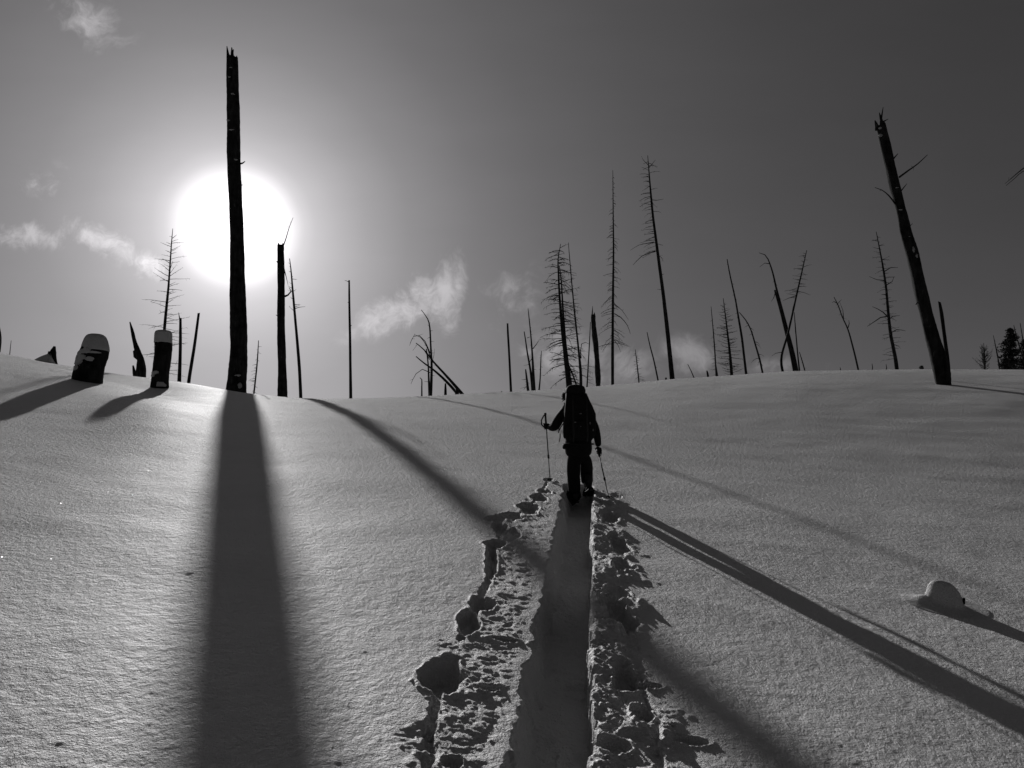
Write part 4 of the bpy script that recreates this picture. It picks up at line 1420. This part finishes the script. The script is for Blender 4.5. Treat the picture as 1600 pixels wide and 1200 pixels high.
# boots
def boot(heel, toe, lift, lbl=None):
    d = (toe - heel)
    L = d.length
    d.normalize()
    up = Vector((0, 0, 1))
    up = (up - d * up.dot(d)).normalized()
    sd = d.cross(up)
    M3 = Matrix((sd, d, up)).transposed()
    m = MB()
    # upper: a row of cross sections from heel to toe
    prof = [(0, .035, .03), (.03, .048, .075), (.10, .052, .085), (.20, .050, .06), (.28, .052, .045), (.33, .040, .032), (.355, .015, .015)]
    pts = [heel + d * (a * L / .355) + up * (.018 + b_) for a, w_, b_ in prof]
    n = 14
    base = len(m.v)
    for (a, w_, h_) in prof:
        c = heel + d * (a * L / .355)
        for j in range(n):
            t = 2 * math.pi * j / n
            zz = math.sin(t)
            m.v.append(tuple(c + sd * (math.cos(t) * w_) + up * (.02 + h_ + zz * h_)))
    for i in range(len(prof) - 1):
        for j in range(n):
            k = (j + 1) % n
            m.f.append((base + i * n + j, base + i * n + k, base + (i + 1) * n + k, base + (i + 1) * n + j))
    m.f.append(tuple(base + j for j in reversed(range(n))))
    m.tube([heel + d * .06 + up * .10, heel + d * .055 + up * .18, heel + d * .05 + up * .26], [.056, .058, .062], 14)
    b_ = m.build('boot', 'boot_leather', hiker)
    m = MB()
    m.rbox(heel + d * (L * .5) + up * .008, .05, L * .52, .016, M3, e=.35)
    m.build('sole', 'pole_grip', b_)
    return d, up, sd


hl = B(899, 785, -.06)
gl_ = float(ground(hl.x, hl.y)[0])
hl.z = gl_ + .17
boot(hl, hl + Vector((.03, .29, -.06)), 0)
hr = B(920.5, 763, .02)
boot(hr, hr + Vector((.02, .27, -.13)), .1)


def snowshoe(label, centre, d, up, L=.60, Wd=.105, tail_drop=0.0):
    d = d.normalized()
    up = (up - d * up.dot(d)).normalized()
    sd = d.cross(up)
    t = thing('snowshoe', centre, label, 'snowshoe')
    ring = []
    n = 36
    for i in range(n + 1):
        a = 2 * math.pi * i / n
        y = -math.cos(a) * L / 2
        w = Wd * math.sin(a) * (1.0 if y > 0 else (1 - .80 * (min(1, -y / (L / 2))) ** 1.2))
        ring.append(centre + d * y + sd * w + up * (.05 * max(0, y / (L / 2)) ** 2))
    MB().tube(ring, [.012] * (n + 1), 8).build('frame', 'pole_shaft', t)
    m = MB()
    top = []
    for i in range(n):
        a = 2 * math.pi * i / n
        q = centre + (ring[i] - centre) * .97
        m.v.append(tuple(q + up * .004))
        m.v.append(tuple(q - up * .004))
    m.v.append(tuple(centre + up * .004))
    m.v.append(tuple(centre - up * .004))
    for i in range(n):
        k = (i + 1) % n
        m.f.append((2 * i, 2 * k, 2 * n))
        m.f.append((2 * k + 1, 2 * i + 1, 2 * n + 1))
    m.build('deck', 'trouser_cloth', t)
    m = MB()
    for y in (-.05, .07):
        m.tube([centre + d * y + sd * -.09 + up * .005, centre + d * y + sd * -.06 + up * .07, centre + d * y + up * .10, centre + d * y + sd * .06 + up * .07, centre + d * y + sd * .09 + up * .005],
               [.011] * 5, 6, flat=.3)
    m.build('binding', 'webbing_strap', t)
    m = MB()
    for x in (-.05, 0, .05):
        m.tube([centre + d * .08 + sd * x, centre + d * .07 + sd * x - up * .03], [.014, .003], 4)
    m.build('crampon', 'pole_shaft', t)


snowshoe('snowshoe under the left foot, its tail hanging down at the trench end', hl + Vector((-.02, .15, .05)), Vector((.09, .62, .34)), Vector((.15, 0, 1)), L=.52)
snowshoe('snowshoe strapped under the raised right foot', hr + Vector((.01, .13, -.085)), Vector((.04, .55, -.16)), Vector((-.15, 0, 1)), L=.52, Wd=.09)

# backpack
pk = thing('backpack', B(904, 672, -.12), 'tall dark backpack with loose straps on the back of the hiker', 'backpack')
m = MB()
base = 0
secs = [(690, 903.5, 19, .115), (684, 904, 22.5, .15), (672, 904.5, 24.5, .17), (660, 905, 25, .17), (648, 905, 24.5, .165), (636, 903, 21.5, .155), (626, 901, 18.5, .145), (616, 899, 16.2, .135)]
n = 24
for (v, u, hw, dp_) in secs:
    c = B(u, v, -.12)
    for j in range(n):
        t = 2 * math.pi * j / n
        e = .55
        m.v.append((c.x + math.copysign(abs(math.cos(t)) ** e, math.cos(t)) * hw / 99.7, c.y + math.copysign(abs(math.sin(t)) ** e, math.sin(t)) * dp_ * .8, c.z))
for i in range(len(secs) - 1):
    for j in range(n):
        k = (j + 1) % n
        m.f.append((i * n + j, i * n + k, (i + 1) * n + k, (i + 1) * n + j))
m.f.append(tuple(reversed(range(n))))
m.f.append(tuple((len(secs) - 1) * n + j for j in range(n)))
m.build('main_bag', 'pack_fabric', pk)
m = MB()
m.rbox(B(898.5, 611, -.11), .158, .135, .088, e=.72, taper=(1.05, .90))
m.build('lid', 'pack_fabric', pk)
for (u, v, w_, h_) in ((883.5, 676, .045, .10), (924, 672, .05, .12)):
    m = MB()
    m.rbox(B(u, v, -.13), w_, .07, h_, e=.55)
    m.build('side_pocket', 'pack_fabric', pk)
m = MB()
m.rbox(B(904, 672, -.29), .13, .05, .13, e=.5)
m.build('front_pocket', 'pack_fabric', pk)
for (a, b_) in (((893, 640), (894, 690)), ((914, 640), (915, 690))):
    m = MB()
    m.tube([B(a[0], a[1] - 22, -.24), B(a[0], a[1], -.30), B(a[0], 658, -.35), B(b_[0], 680, -.355), B(b_[0], b_[1] + 2, -.24)], [.013] * 5, 6, flat=.3)
    m.build('compression_strap', 'webbing_strap', pk)
for (pts_) in ([(880, 655), (876, 661), (873, 669), (872, 677)], [(882, 657), (879, 663), (875.5, 668), (873.5, 673)], [(874.5, 678), (874.5, 684), (873, 691)], [(881, 630), (881, 640), (879.5, 650)]):
    m = MB()
    m.tube([B(a, b_, -.10) for a, b_ in pts_], [.008] * len(pts_), 5, flat=.5)
    m.build('loose_strap', 'webbing_strap', pk)
m = MB()
m.tube([B(882, 693, .12), B(882.5, 694, -.06), B(890, 694, -.16), B(904, 694, -.19), B(918, 694, -.16), B(925.5, 694, -.06), B(926, 693, .12)], [.02, .03, .04, .045, .04, .03, .02], 8, flat=.4)
m.build('hip_belt', 'pack_fabric', pk)
MB().rbox(B(881.5, 698.5, -.08), .032, .05, .035, e=.6).build('belt_pouch', 'pack_fabric', pk)
for (u, v, a_, b_) in ((896, 661.5, .016, .008), (904.5, 668, .007, .006), (919.5, 662.5, .009, .018), (924, 673, .009, .018), (905, 648, .018, .007)):
    MB().rbox(B(u, v, -.335 if u < 910 and v > 655 else -.26), a_, .006, b_, e=.5).build('buckle', 'light_buckle', pk)
for sx_ in (886, 917):
    m = MB()
    m.tube([B(sx_, 632, -.04), B(sx_ + .5, 631, .08), B(sx_ - 1, 640, .20), B(sx_ - 2, 658, .20), B(sx_ - 3, 676, .10), B(sx_ - 3, 684, -.02)], [.028] * 6, 6, flat=.35)
    m.build('shoulder_strap', 'pack_fabric', pk)
